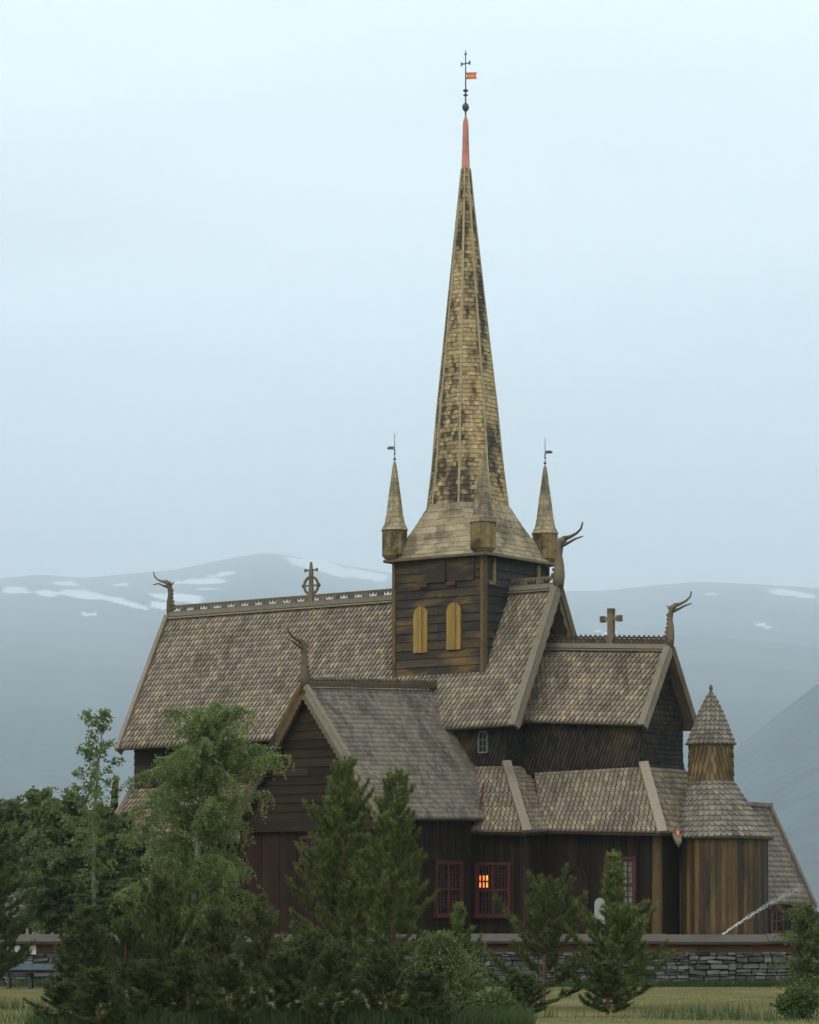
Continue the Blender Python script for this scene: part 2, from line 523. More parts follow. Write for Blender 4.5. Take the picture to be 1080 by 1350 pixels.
def crest(parent, a, b, style='crown', pitch=0.74, height=0.34, mat='carve'):
    """Ridge beam with a pierced board standing on it."""
    a, b = Vector(a), Vector(b)
    d = (b - a)
    L = d.length
    d.normalize()
    up = Vector((0, 0, 1))
    s = d.cross(up).normalized()
    beam = MB()
    beam.box((a + b) / 2 + up * 0.03, d * L / 2, s * 0.15, up * 0.09)
    beam.box((a + b) / 2 + up * -0.13, d * L / 2, s * 0.24, up * 0.03)
    rb = beam.build('ridge_beam', 'barge', parent)
    mb = MB()
    n = max(1, round(L / pitch))
    p = L / n
    z0 = 0.12
    if style == 'crown':
        mb.box((a + b) / 2 + up * (z0 + 0.02), d * L / 2, s * 0.03, up * 0.03)
        mb.box((a + b) / 2 + up * (z0 + height - 0.04), d * L / 2, s * 0.03, up * 0.04)
        for i in range(n):
            c = a + d * (p * (i + 0.5))
            ww = p * 0.27
            for sg in (-1, 1):
                mb.box(c + d * sg * (ww + (p / 2 - ww) / 2) + up * (z0 + 0.05 + (height - 0.13) / 2), d * (p / 2 - ww) / 2, s * 0.028, up * (height - 0.13) / 2)
            zt = z0 + height - 0.075
            for k in (-1, 1):   # two teeth hang into the opening so it reads as a crown
                x0, x1 = k * ww * 0.05, k * ww * 0.9
                xm = k * ww * 0.42
                pts = [c + d * x0 + up * zt, c + d * x1 + up * zt, c + d * xm + up * (zt - 0.125)]
                mb.poly([q + s * 0.025 for q in pts] + [q - s * 0.025 for q in pts], 0.5,
                        [(0, 1, 2), (5, 4, 3), (0, 3, 4, 1), (1, 4, 5, 2), (2, 5, 3, 0)])
    else:
        mb.box((a + b) / 2 + up * (z0 + 0.01), d * L / 2, s * 0.03, up * 0.03)
        mb.box((a + b) / 2 + up * (z0 + height - 0.05), d * L / 2, s * 0.03, up * 0.03)
        mb.box((a + b) / 2 + up * (z0 + height * 0.36), d * L / 2, s * 0.012, up * height * 0.30, 0.0)
        for i in range(n):
            c = a + d * (p * (i + 0.5))
            for sg in (-1, 1):
                mb.beam(c + d * sg * p * 0.45 + up * (z0 + 0.03), c - d * sg * p * 0.2 + up * (z0 + height - 0.08), 0.05, 0.055, s)
            mb.box(c + up * (z0 + height * 0.33), d * p * 0.2, s * 0.03, up * 0.045)
            mb.box(c + d * p * 0.5 + up * (z0 + height), d * p * 0.16, s * 0.03, up * 0.04)
    return mb.build('ridge_crest', mat if style == 'crown' else 'crest_dark', rb)


def dragon_head(parent, base, out, k=1.0, lean=0.10, mat='carve', jaw=1.0, stout=1.0):
    """Carved finial: a neck rising off the ridge end, a head and two long curling jaws."""
    base, out = Vector(base), Vector(out)
    up = Vector((0, 0, 1))
    side = out.cross(up)
    W = lambda o, z: base + out * o * k + up * z * k
    mb = MB()
    neck = [W(-0.02, -0.35), W(0.02, 0.1), W(0.02, 0.55), W(-0.02, 0.95), W(0.02, 1.3), W(0.12, 1.52), W(0.30, 1.62)]
    mb.tube(neck, [q * k * stout for q in (0.20, 0.22, 0.19, 0.15, 0.16, 0.19, 0.12)], 8, flat=(1.0, 0.75))
    upper = [W(0.2, 1.60), W(0.55, 1.66), W(0.86, 1.78), W(1.08, 1.96), W(1.16, 2.22)]
    mb.tube([Vector(base) + (p - base) * 1 if True else p for p in upper], [0.12 * k, 0.075 * k, 0.055 * k, 0.045 * k, 0.035 * k], 7)
    lower = [W(0.16, 1.34), W(0.45, 1.42), W(0.8, 1.56), W(1.18, 1.64 * jaw)]
    mb.tube(lower, [0.09 * k, 0.06 * k, 0.045 * k, 0.025 * k], 6)
    for i in range(6):    # notched crest down the back of the neck
        z = 0.1 + i * 0.2
        o = -0.22 - 0.16 * max(0, 1 - i / 3)
        pts = [W(-0.05, z - 0.1), W(o, z + 0.02), W(o + 0.04, z + 0.12), W(-0.05, z + 0.2)]
        sv = side * 0.05 * k
        mb.poly([p + sv for p in pts] + [p - sv for p in pts], 0.5,
                [(0, 1, 2, 3), (7, 6, 5, 4), (0, 4, 5, 1), (1, 5, 6, 2), (2, 6, 7, 3)])
    for sg in (-1, 1):    # ear lobes
        mb.tube([W(-0.02, 1.45) + side * sg * 0.1 * k, W(-0.16, 1.62) + side * sg * 0.13 * k], [0.06 * k, 0.02 * k], 6)
    return mb.build('dragon_head', mat, parent, smooth=True)


def window(name, o, ax, out, w, h, casements=2, rows=2, cols=3, sub=3, frame_mat='red_frame', pane_mat='glass', lit=None, fw=0.07):
    """Framed window: o is the bottom centre on the wall, ax runs right, out faces the viewer. Mesh = frame, child = panes."""
    o, ax, out = Vector(o), Vector(ax), Vector(out)
    up = Vector((0, 0, 1))
    mb = MB()
    at = lambda x, z, d=0.0: o + ax * x + up * z + out * d
    def bar(x0, x1, z0, z1, d=0.09):
        mb.box(at((x0 + x1) / 2, (z0 + z1) / 2, d / 2 + 0.03), ax * (x1 - x0) / 2, out * d / 2, up * (z1 - z0) / 2)
    bar(-w / 2 - 0.10, -w / 2, -0.02, h + 0.1, 0.12)
    bar(w / 2, w / 2 + 0.10, -0.02, h + 0.1, 0.12)
    bar(-w / 2, w / 2, h, h + 0.1, 0.13)
    bar(-w / 2 - 0.16, w / 2 + 0.16, -0.12, -0.02, 0.18)
    for r in range(rows + 1):
        z = h * r / rows
        if 0 < r < rows:
            bar(-w / 2, w / 2, z - 0.05, z + 0.05, 0.085)
    cw = w / casements
    for c in range(casements):
        x0 = -w / 2 + c * cw
        for e0, e1 in ((x0, x0 + fw), (x0 + cw - fw, x0 + cw)):
            bar(e0, e1, -0.02, h, 0.075)
        bar(x0, x0 + cw, -0.02, fw - 0.02, 0.07)
        bar(x0, x0 + cw, h - fw, h, 0.07)
        for q in range(1, cols):
            x = x0 + fw + (cw - 2 * fw) * q / cols
            bar(x - 0.014, x + 0.014, fw - 0.02, h - fw, 0.05)
        for r in range(rows):
            for q in range(1, sub):
                z = h * r / rows + h / rows * q / sub
                bar(x0 + fw, x0 + cw - fw, z - 0.012, z + 0.012, 0.045)
    f = mb.build(name, frame_mat, church)
    g = MB()
    g.poly([at(-w / 2, 0, 0.035), at(w / 2, 0, 0.035), at(w / 2, h, 0.035), at(-w / 2, h, 0.035)])
    g.build('pane', pane_mat, f)
    if lit:
        g = MB()
        for (x0, x1, z0, z1) in lit:
            g.poly([at(x0, z0, 0.048), at(x1, z0, 0.048), at(x1, z1, 0.048), at(x0, z1, 0.048)])
        tag(g.build('lit_pane', 'lit', f), 'small panes glowing orange')
    return f


# ---- nave roof
EW, EE = -15.23, 4.75
RZ = 13.62
nave_roof = roof('nave_roof', [
    quad(P(EW, 3.26, 7.80), P(EE, 3.02, 8.10), P(EE, 0.0, RZ), P(EW, 0.0, RZ)),
    quad(P(EE, -3.02, 8.10), P(EW, -3.26, 7.80), P(EW, 0.0, RZ), P(EE, 0.0, RZ))], 'roof', 0.21, 0.27, ny=2, nx=4, thick2=0.055, gap=0.9)
E_, W_, S_, N_ = Vector((1, 0, 0)), Vector((-1, 0, 0)), Vector((0, -1, 0)), Vector((0, 1, 0))
verge(nave_roof, P(EE, 3.05, 8.02), P(EE, 0.05, RZ), E_, 0.30, face=0.13)
verge(nave_roof, P(EE, -3.05, 8.02), P(EE, -0.05, RZ), E_, 0.2, 'carve', face=0.10)
verge(nave_roof, P(EW, 3.28, 7.74), P(EW, 0.05, RZ), W_, 0.2)
verge(nave_roof, P(EW, -3.28, 7.74), P(EW, -0.05, RZ), W_, 0.2)
rake_trim(nave_roof, P(EE - 0.05, 3.0, 8.1), P(EE - 0.05, 0.05, RZ), E_)
rake_trim(nave_roof, P(EE - 0.05, -3.0, 8.1), P(EE - 0.05, -0.05, RZ), E_)
crest(nave_roof, P(EW + 0.1, 0, RZ + 0.04), P(-1.7, 0, RZ + 0.04), height=0.30)
crest(nave_roof, P(2.3, 0, RZ + 0.04), P(EE - 0.1, 0, RZ + 0.04), height=0.30)
dragon_head(nave_roof, P(EE + 0.0, 0, RZ + 0.36), E_, 0.95, stout=1.3)
dragon_head(nave_roof, P(EW + 0.1, 0, RZ + 0.20), W_, 0.80, jaw=0.93)

# ridge cross in a ring
mb = MB()
cx, cz = -7.5, 14.46
mb.tube([P(cx, 0, RZ + 0.0), P(cx, 0, 14.15), P(cx, 0, 14.46), P(cx, 0, 15.0), P(cx, 0, 15.43)], [0.16, 0.13, 0.10, 0.10, 0.05], 8)
ring = []
for i in range(25):
    a = 2 * PI * i / 24
    ring.append(P(cx + 0.36 * math.cos(a), 0, cz + 0.36 * math.sin(a)))
for i in range(24):
    mb.beam(ring[i], ring[i + 1], 0.09, 0.07, (0, 1, 0), 0.5)
mb.beam(P(cx - 0.42, 0, cz), P(cx + 0.42, 0, cz), 0.07, 0.07)
mb.beam(P(cx - 0.30, 0, 15.1), P(cx + 0.30, 0, 15.1), 0.05, 0.06)
for sg in (-1, 1):
    mb.lathe([(0.02, cz - 0.08), (0.08, cz), (0.02, cz + 0.08)], (cx + sg * 0.42, 0), 6)
    mb.box(P(cx + sg * 0.30, 0, 15.1), (0.03, 0, 0), (0, 0.03, 0), (0, 0, 0.07))
tag(mb.build('ridge_cross', 'carve', nave_roof), 'ring cross with a tall pointed shaft')

# ---- nave walls
mb = MB()
NW = 2.5
for F in (quad(P(-14.95, NW, 5.4), P(3.95, NW, 5.4), P(3.95, NW, 8.6), P(-14.95, NW, 8.6)),):
    slab(mb, F, 1, 1, 0.2)
    boards(mb, quad(P(-14.95, NW, 5.4), P(0.5, NW, 5.4), P(0.5, NW, 8.6), P(-14.95, NW, 8.6)), 0.3)
Fw = quad(P(-14.95, -2.5, 0), P(-14.95, 2.5, 0), P(-14.95, 2.5, 8.6), P(-14.95, -2.5, 8.6))
slab(mb, Fw, 1, 1, 0.2)
boards(mb, Fw, 0.3)
mb.build('nave_wall', 'log', church)
mb = MB()
shingles(mb, quad(P(0.5, NW, 6.0), P(3.95, NW, 6.0), P(3.95, NW, 8.6), P(0.5, NW, 8.6)), 0.17, 0.2, 'point')
Fe = quad(P(3.95, NW, 5.6), P(3.95, -NW, 5.6), P(3.95, -NW, 8.95), P(3.95, NW, 8.95))
slab(mb, Fe, 1, 1, 0.2)
shingles(mb, Fe, 0.17, 0.2, 'point')
Fg = quad(P(3.95, 2.45, 8.95), P(3.95, -2.45, 8.95), P(3.95, -0.06, 13.3), P(3.95, 0.06, 13.3))
slab(mb, Fg, 1, 1, 0.2)
shingles(mb, Fg, 0.17, 0.2, 'point')
slab(mb, quad(P(3.95, -NW, 5.4), P(-14.95, -NW, 5.4), P(-14.95, -NW, 8.6), P(3.95, -NW, 8.6)), 1, 1, 0.2)
nw = mb.build('gable_wall', 'tar_shingle', church)
mb = MB()
mb.box(P(3.97, 2.52, 7.2), (0.05, 0, 0), (0, 0.05, 0), (0, 0, 1.2))
mb.build('corner_board', 'tar_shingle', nw)

# clerestory window with a round head
mb = MB()
wc, wb, wt, ww = 2.94, 7.11, 7.93, 0.2
pts = [P(wc - ww, NW + 0.1, wb), P(wc - ww, NW + 0.1, wt - ww)] + \
      [P(wc - ww * math.cos(PI * i / 8), NW + 0.1, wt - ww + ww * math.sin(PI * i / 8)) for i in range(1, 8)] + \
      [P(wc + ww, NW + 0.1, wt - ww), P(wc + ww, NW + 0.1, wb)]
for p, q in zip(pts, pts[1:] + pts[:1]):
    mb.beam(p, q, 0.05, 0.08, (0, -1, 0), 0.5)
mb.beam(P(wc, NW + 0.1, wb), P(wc, NW + 0.1, wt), 0.02, 0.04, (0, -1, 0))
for z in (7.35, 7.6):
    mb.beam(P(wc - ww, NW + 0.1, z), P(wc + ww, NW + 0.1, z), 0.02, 0.04, (0, -1, 0))
cw = mb.build('window', 'pale_frame', church)
tag(cw, 'tiny round-headed pale framed window')
mb = MB()
mb.poly([p + Vector((0, -0.005, 0)) for p in pts])
mb.build('pane', 'glass', cw)

# ---- chancel
CE = 9.86
chancel_roof = roof('chancel_roof', [
    quad(P(4.0, 1.92, 8.32), P(CE, 1.92, 7.96), P(CE, 0, 10.97), P(4.0, 0, 11.32)),
    quad(P(CE, -1.92, 7.96), P(4.0, -1.92, 8.32), P(4.0, 0, 11.32), P(CE, 0, 10.97))], 'roof', 0.21, 0.26, ny=2, nx=3, thick2=0.055, gap=0.9)
verge(chancel_roof, P(CE, 1.95, 7.88), P(CE, 0.04, 10.97), E_, 0.27, face=0.11)
verge(chancel_roof, P(CE, -1.95, 7.88), P(CE, -0.04, 10.97), E_, 0.2, 'carve', face=0.10)
crest(chancel_roof, P(4.0, 0, 11.36), P(CE - 0.1, 0, 11.01), 'lace', 0.22, 0.30)
dragon_head(chancel_roof, P(CE - 0.02, 0, 11.32), E_, 0.80)
mb = MB()
cx, cz = 7.16, 12.25
mb.box(P(cx, 0, 11.85), (0.12, 0, 0), (0, 0.10, 0), (0, 0, 0.7))
for sg in (-1, 1):
    mb.box(P(cx + sg * 0.27, 0, cz), (0.15, 0, 0), (0, 0.06, 0), (0, 0, 0.07))
    mb.box(P(cx + sg * 0.38, 0, cz), (0.08, 0, 0), (0, 0.10, 0), (0, 0, 0.12))
mb.box(P(cx, 0, 12.55), (0.12, 0, 0), (0, 0.105, 0), (0, 0, 0.1))
mb.box(P(cx, 0, 11.5), (0.14, 0, 0), (0, 0.12, 0), (0, 0, 0.12))
tag(mb.build('ridge_cross', 'carve', chancel_roof), 'short plain cross with square block ends')

CW = 1.5
mb = MB()
F = quad(P(3.9, CW, 6.2), P(9.45, CW, 6.2), P(9.45, CW, 8.45), P(3.9, CW, 8.45))
slab(mb, F, 1, 1, 0.2)
shingles(mb, F, 0.17, 0.2, 'point')
def flare(s, t):
    z = 5.6 + 2.8 * t
    out = 0.55 * max(0, 1 - t * 2.2) ** 2
    v = CW * (1 + 0.22 * max(0, 1 - t * 2.2) ** 2)
    return P(9.45 + out, v * (1 - 2 * s), z)
slab(mb, flare, 4, 10, 0.15)
shingles(mb, flare, 0.16, 0.19, 'point')
F = quad(P(9.45, 1.46, 8.4), P(9.45, -1.46, 8.4), P(9.45, -0.05, 10.72), P(9.45, 0.05, 10.72))
slab(mb, F, 1, 1, 0.2)
shingles(mb, F, 0.16, 0.19, 'point')
slab(mb, quad(P(9.45, -CW, 5.6), P(3.9, -CW, 5.6), P(3.9, -CW, 8.45), P(9.45, -CW, 8.45)), 1, 1, 0.2)
mb.build('chancel_wall', 'tar_shingle', church)

# ---- tower
tower = MB()
TU0, TU1, TV0, TV1 = -1.88, 2.45, -2.66, 1.84
TT = 15.05
Fs = quad(P(TU0, TV1, 9.6), P(TU1, TV1, 9.6), P(TU1, TV1, TT), P(TU0, TV1, TT))
Fe = quad(P(TU1, TV1, 9.6), P(TU1, TV0, 9.6), P(TU1, TV0, TT), P(TU1, TV1, TT))
Fn = quad(P(TU1, TV0, 9.6), P(TU0, TV0, 9.6), P(TU0, TV0, TT), P(TU1, TV0, TT))
Fw = quad(P(TU0, TV0, 9.6), P(TU0, TV1, 9.6), P(TU0, TV1, TT), P(TU0, TV0, TT))
for F in (Fs, Fn, Fw):
    slab(tower, F, 1, 1, 0.15)
    boards(tower, F, 0.34, 0.03, 4.4)
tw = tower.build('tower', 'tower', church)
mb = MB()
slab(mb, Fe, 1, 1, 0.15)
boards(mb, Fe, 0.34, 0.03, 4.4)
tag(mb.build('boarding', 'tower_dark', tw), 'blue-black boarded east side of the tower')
for (u, v) in ((TU0, TV1), (TU1, TV1), (TU1, TV0), (TU0, TV0)):
    mb = MB()
    su, sv = (1 if u > 0 else -1), (1 if v > 0 else -1)
    mb.box(P(u - su * 0.03, v + sv * 0.06, 12.3), (0.075, 0, 0), (0, 0.035, 0), (0, 0, 2.7), 0.3)
    mb.box(P(u + su * 0.06, v - sv * 0.05, 12.3), (0.035, 0, 0), (0, 0.07, 0), (0, 0, 2.7), 0.2)
    mb.build('corner_board', 'apse' if v < 0 else 'gold_shingle', tw)
for x0, x1, z0, z1 in ((-0.86, -0.2, 11.2, 13.02), (0.74, 1.42, 11.24, 13.08)):
    mb = MB()
    n = 10
    w2, c = (x1 - x0) / 2, (x0 + x1) / 2
    k = 5
    for i in range(k):     # upright boards cut to a round head
        a, b2 = x0 + (x1 - x0) * i / k, x0 + (x1 - x0) * (i + 1) / k - 0.012
        za = lambda x: z1 - w2 + math.sqrt(max(0, w2 * w2 - (x - c) ** 2))
        d = 0.12 - (0.035 if i == 3 else 0.0)
        pts = [P(a, TV1 + d, z0), P(b2, TV1 + d, z0), P(b2, TV1 + d, za(b2)), P((a + b2) / 2, TV1 + d, za((a + b2) / 2)), P(a, TV1 + d, za(a))]
        bk = [p + Vector((0, 0.12, 0)) for p in pts]
        mb.poly(pts + bk, random.uniform(0.2, 0.9) if i != 3 else 0.0, [(0, 1, 2, 3, 4)] + [(q, 5 + q, 5 + (q + 1) % 5, (q + 1) % 5) for q in range(5)])
    tag(mb.build('shutter', 'gold', tw), 'round-headed shutter of honey coloured boards')
for x0, x1 in ((-0.58, 0.66), (0.78, 2.05)):
    mb = MB()
    mb.box(P((x0 + x1) / 2, TV1 + 0.07, 14.35), ((x1 - x0) / 2, 0, 0), (0, 0.03, 0), (0, 0, 0.42), 0.3)
    mb.build('hatch', 'tower', tw)
    mb = MB()
    mb.box(P(x0 + 0.2, TV1 + 0.10, 13.84), (0.2, 0, 0), (0, 0.08, 0), (0, 0, 0.07), 0.3)
    mb.build('sill_block', 'fascia', tw)
for v0 in (1.25, -1.9):
    mb = MB()
    mb.box(P(TU1 + 0.07, v0, 14.35), (0.04, 0, 0), (0, 0.09, 0), (0, 0, 0.45), 0.6)
    mb.box(P(TU1 + 0.07, v0 + 0.15, 13.82), (0.05, 0, 0), (0, 0.2, 0), (0, 0, 0.07), 0.6)
    mb.build('slot_board', 'turret', tw)

# ---- tower roof: square eaves drawn in to the eight-sided spire
SU, SV = 0.16, -0.34
Rb = 1.68
def octa(R, z, du=0.0, n=8):
    return [P(SU + du + R * math.cos(PI / 8 + k * PI / 4), SV + R * math.sin(PI / 8 + k * PI / 4), z) for k in range(n)]
ov = 0.28
sq = [P(TU1 + ov, TV0 - ov, 14.92), P(TU1 + ov, TV1 + ov, 14.92), P(TU0 - ov, TV1 + ov, 14.92), P(TU0 - ov, TV0 - ov, 14.92)]
oc = octa(Rb, 17.14)
mid = [s * 0.62 + ((o1 + o2) / 2) * 0.38 for s, o1, o2 in zip(sq, [oc[6], oc[0], oc[2], oc[4]], [oc[7], oc[1], oc[3], oc[5]])]
planes = []
# east side uses octagon edge 7-0, south 1-2, west 3-4, north 5-6 (v grows with angle)
def side(a, b, o1, o2):
    f = quad(a, b, o2, o1)
    return lambda s, t: f(s, t) - Vector((0, 0, 0.22 * math.sin(PI * t)))
def tri(c, o1, o2):
    f = quad(c, c + (o2 - o1) * 0.02, o2, o1)
    return lambda s, t: f(s, t) - Vector((0, 0, 0.22 * math.sin(PI * t)))
for k in range(4):
    c, c2 = sq[k], sq[(k + 1) % 4]
    planes.append(side(c2, c, oc[(2 * k) % 8], oc[(2 * k + 7) % 8]) if False else side(c, c2, oc[(2 * k + 7) % 8], oc[(2 * k) % 8]))
for k in range(4):
    planes.append(tri(sq[k], oc[(2 * k + 6) % 8], oc[(2 * k + 7) % 8]))
mb = MB()
for F in planes:
    nn = frame(F, 0.5, 0.5)[2]
    if nn.z < 0:
        G = (lambda F: (lambda s, t: F(1 - s, t)))(F)
    else:
        G = F
    slab(mb, G, 4, 6, 0.06)
    shingles(mb, G, 0.5, 0.26, 'rect', 0.012, 1.3, 0.006, 0.99, 0.5, 0.006)
tr = mb.build('tower_roof', 'skirt', church)
mb = MB()
for k in range(4):
    mb.beam(sq[k] - Vector((0, 0, 0.02)), sq[(k + 1) % 4] - Vector((0, 0, 0.02)), 0.14, 0.10)
mb.build('eaves_board', 'carve', tr)

# ---- spire
prof = [(1.65, 17.10, 0.0), (1.45, 18.6, -0.01), (1.22, 21.05, -0.03), (0.965, 23.3, -0.05), (0.71, 25.6, -0.07), (0.30, 29.33, -0.09), (0.165, 30.7, -0.09)]
mb = MB()
mb.loft([octa(R - 0.03, z, du) for R, z, du in prof], True, 0.2)
for k in range(8):
    for (R0, z0, d0), (R1, z1, d1) in zip(prof, prof[1:]):
        a, b2, c, d = octa(R0, z0, d0), None, octa(R1, z1, d1), None
        F = quad(a[(k + 1) % 8], a[k], c[k], c[(k + 1) % 8])
        if frame(F, 0.5, 0.5)[2].dot(F(0.5, 0.5) - P(SU, SV, F(0.5, 0.5).z)) < 0:
            F = quad(a[k], a[(k + 1) % 8], c[(k + 1) % 8], c[k])
        shingles(mb, F, 0.17, 0.18, 'rect', 0.016, 1.25, 0.008, 0.96, 0.5, 0.008)
spire = mb.build('spire', 'spire', church)
for k in range(8):
    mb = MB()
    for (R0, z0, d0), (R1, z1, d1) in zip(prof, prof[1:]):
        w = 0.085 * min(1, 0.35 + R0)
        mb.beam(octa(R0 + 0.02, z0, d0)[k], octa(R1 + 0.02, z1, d1)[k], w, 0.05, octa(1, 0)[k] - P(SU, SV, 0), 0.5)
    mb.build('spire_rib', 'spire_rib', spire)
tu, tv = SU - 0.10, SV
T = P(tu, tv, 0)
mb = MB()
mb.loft([octa(0.178, 30.66, -0.1), octa(0.14, 31.6, -0.1), octa(0.115, 32.5, -0.1), octa(0.10, 32.62, -0.1), octa(0.02, 32.85, -0.1)])
tag(mb.build('spire_tip', 'red_roof', spire), 'faded red metal tip')
mb = MB()
mb.tube([T + Vector((0, 0, 32.7)), T + Vector((0, 0, 35.45))], [0.035, 0.02], 6)
mb.lathe([(0.03, 32.98), (0.11, 33.06), (0.145, 33.17), (0.11, 33.28), (0.03, 33.36)], (T.x, T.y), 12)
mb.lathe([(0.03, 33.60), (0.11, 33.66), (0.03, 33.70)], (T.x, T.y), 10)
mb.lathe([(0.03, 33.76), (0.12, 33.83), (0.09, 33.87), (0.03, 33.90)], (T.x, T.y), 10)
mb.box(T + Vector((0, 0, 34.92)), (0.2, 0, 0), (0, 0.02, 0), (0, 0, 0.022))
for sg in (-1, 1):
    mb.box(T + Vector((sg * 0.2, 0, 34.92)), (0.025, 0, 0), (0, 0.02, 0), (0, 0, 0.08))
mb.box(T + Vector((0, 0, 35.3)), (0.07, 0, 0), (0, 0.015, 0), (0, 0, 0.02))
mb.build('finial', 'iron', spire)
def flag(parent, c, d, w, h, mat1, mat2):
    mb = MB()
    c, d = Vector(c), Vector(d)
    sn = d.cross(Vector((0, 0, 1))).normalized()
    for i in range(3):
        z = h * (i - 1) / 3
        mb.box(c + d * w / 2 + Vector((0, 0, z)), d * w / 2 * (1.0 if i != 1 else 0.86), sn * 0.012, (0, 0, h / 6.2))
    f = mb.build('weather_vane', mat1, parent)
    mb = MB()
    mb.box(c + d * w * 0.45, d * w * 0.28, sn * 0.016, (0, 0, h / 9))
    mb.build('vane_emblem', mat2, parent)
flag(spire, T + Vector((0.03, 0, 34.42)), Vector((0.85, 0.5, 0)).normalized(), 0.42, 0.27, 'vane_red', 'vane_gold')

# ---- corner turrets
for i, (u, v) in enumerate(((TU0 + 0.05, TV1 + 0.05), (TU1 - 0.02, TV1 + 0.02), (TU1 - 0.05, TV0 + 0.1), (TU0 + 0.05, TV0 + 0.1))):
    R = 0.50
    oct_ring = lambda r, z: [P(u + r * math.cos(PI / 8 + k * PI / 4), v + r * math.sin(PI / 8 + k * PI / 4), z) for k in range(8)]
    mb = MB()
    mb.loft([oct_ring(0.15, 14.80), oct_ring(0.42, 15.02), oct_ring(R, 15.12), oct_ring(R, 16.15)], True, 0.4)
    for k in range(8):
        a, c = oct_ring(R, 15.12), oct_ring(R, 16.12)
        F = quad(a[(k + 1) % 8], a[k], c[k], c[(k + 1) % 8])
        if frame(F, .5, .5)[2].dot(F(.5, .5) - P(u, v, F(.5, .5).z)) < 0:
            F = quad(a[k], a[(k + 1) % 8], c[(k + 1) % 8], c[k])
        planks(mb, F, 0.2, 0.012, 0.006)
    t_ = mb.build('corner_turret', 'turret', church)
    mb = MB()
    pr = [(0.55, 16.12), (0.40, 16.42), (0.32, 16.85), (0.24, 17.5), (0.14, 18.2), (0.05, 18.85)]
    mb.loft([oct_ring(r, z) for r, z in pr], True, 0.3)
    for k in range(8):
        for (r0, z0), (r1, z1) in zip(pr, pr[1:]):
            a, c = oct_ring(r0, z0), oct_ring(r1, z1)
            F = quad(a[k], a[(k + 1) % 8], c[(k + 1) % 8], c[k])
            if frame(F, .5, .5)[2].dot(F(.5, .5) - P(u, v, F(.5, .5).z)) < 0:
                F = quad(a[(k + 1) % 8], a[k], c[k], c[(k + 1) % 8])
            shingles(mb, F, 0.2, 0.22, 'rect', 0.008, 1.2, 0.004, 0.98, 0.5, 0.004)
    mb.build('turret_roof', 'skirt', t_)
    if i != 1:
        mb = MB()
        c = P(u, v, 0)
        mb.tube([c + Vector((0, 0, 18.8)), c + Vector((0, 0, 20.0))], [0.02, 0.01], 6)
        for zz, rr in ((18.98, 0.07), (19.2, 0.05), (19.32, 0.045)):
            mb.lathe([(0.01, zz - rr), (rr, zz), (0.01, zz + rr)], (c.x, c.y), 8)
        d = Vector((-0.8, -0.5, 0)).normalized() if i == 0 else Vector((0.8, 0.4, 0)).normalized()
        mb.box(c + d * 0.14 + Vector((0, 0, 19.42)), d * 0.12, Vector((d.y, -d.x, 0)) * 0.012, (0, 0, 0.06))
        mb.box(c + d * 0.25 + Vector((0, 0, 19.40)), d * 0.05, Vector((d.y, -d.x, 0)) * 0.012, (0, 0, 0.03))
        mb.build('weather_vane', 'iron', t_)

# ---- transept
RU, VG = 0.286, 10.52
zr1, zr2 = 9.70, 9.27
UL, UR = -3.05, 3.92
ZE1, ZE2 = 4.42, 4.32
transept_roof = roof('transept_roof', [
    quad(P(UR, VG, ZE2), P(UR, 1.2, ZE1 + 0.12), P(RU, 1.2, zr1), P(RU, VG, zr2)),
    quad(P(UL, 1.2, ZE1), P(UL, VG, ZE2), P(RU, VG, zr2), P(RU, 1.2, zr1))], 'roof_grey', 0.17, 0.22, 'point', nx=3, ny=2, thick=0.12,
    tilt=0.012, jit=0.02)
verge(transept_roof, P(UR + 0.02, VG, ZE2 - 0.04), P(RU + 0.04, VG, zr2), S_, 0.16, face=0.09)
verge(transept_roof, P(UL - 0.02, VG, ZE2 - 0.04), P(RU - 0.04, VG, zr2), S_, 0.12, 'apse', face=0.09)
rake_trim(transept_roof, P(UR, VG + 0.02, ZE2), P(RU + 0.04, VG + 0.02, zr2), S_, 0.22, 0.10)
rake_trim(transept_roof, P(UL, VG + 0.02, ZE2), P(RU - 0.04, VG + 0.02, zr2), S_, 0.22, 0.10, 'apse')
# scalloped ridge crest
mb = MB()
a, b2 = P(RU, 2.0, zr1 + 0.10), P(RU, VG - 0.15, zr2 + 0.12)
mb.beam(a, b2, 0.3, 0.14)
mb.beam(a + Vector((0, 0, 0.12)), b2 + Vector((0, 0, 0.12)), 0.10, 0.12)
n = 36
for i in range(n):
    c = a + (b2 - a) * ((i + 0.5) / n) + Vector((0, 0, 0.2))
    mb.tube([c - Vector((0.05, 0, 0)), c + Vector((0.05, 0, 0))], [0.09, 0.09], 7)
mb.build('ridge_beam', 'carve', transept_roof)
dragon_head(transept_roof, P(RU, VG - 0.05, zr2 + 0.30), S_, 0.88, mat='carve', jaw=1.0)
# copper valley strips and small copper ornament at the junction
mb = MB()
mb.beam(P(RU, 1.72, zr1 + 0.1), P(RU, 1.66, zr1 + 0.75), 0.05, 0.05, (0, 1, 0))
mb.box(P(RU - 0.1, 1.8, zr1 + 0.32), (0.12, 0, 0), (0, 0.05, 0), (0, 0, 0.04))
mb.box(P(RU, 1.9, zr1 + 0.12), (0.06, 0, 0), (0, 0.06, 0), (0, 0, 0.14))
mb.build('copper_spike', 'copper', transept_roof)
mb = MB()
mb.beam(P(3.86, 4.28, 4.45), P(3.3, 3.1, 5.75), 0.07, 0.06)
mb.beam(P(3.3, 3.1, 5.75), P(3.0, 2.62, 6.3), 0.07, 0.06)
mb.build('valley_strip', 'red_frame', transept_roof)

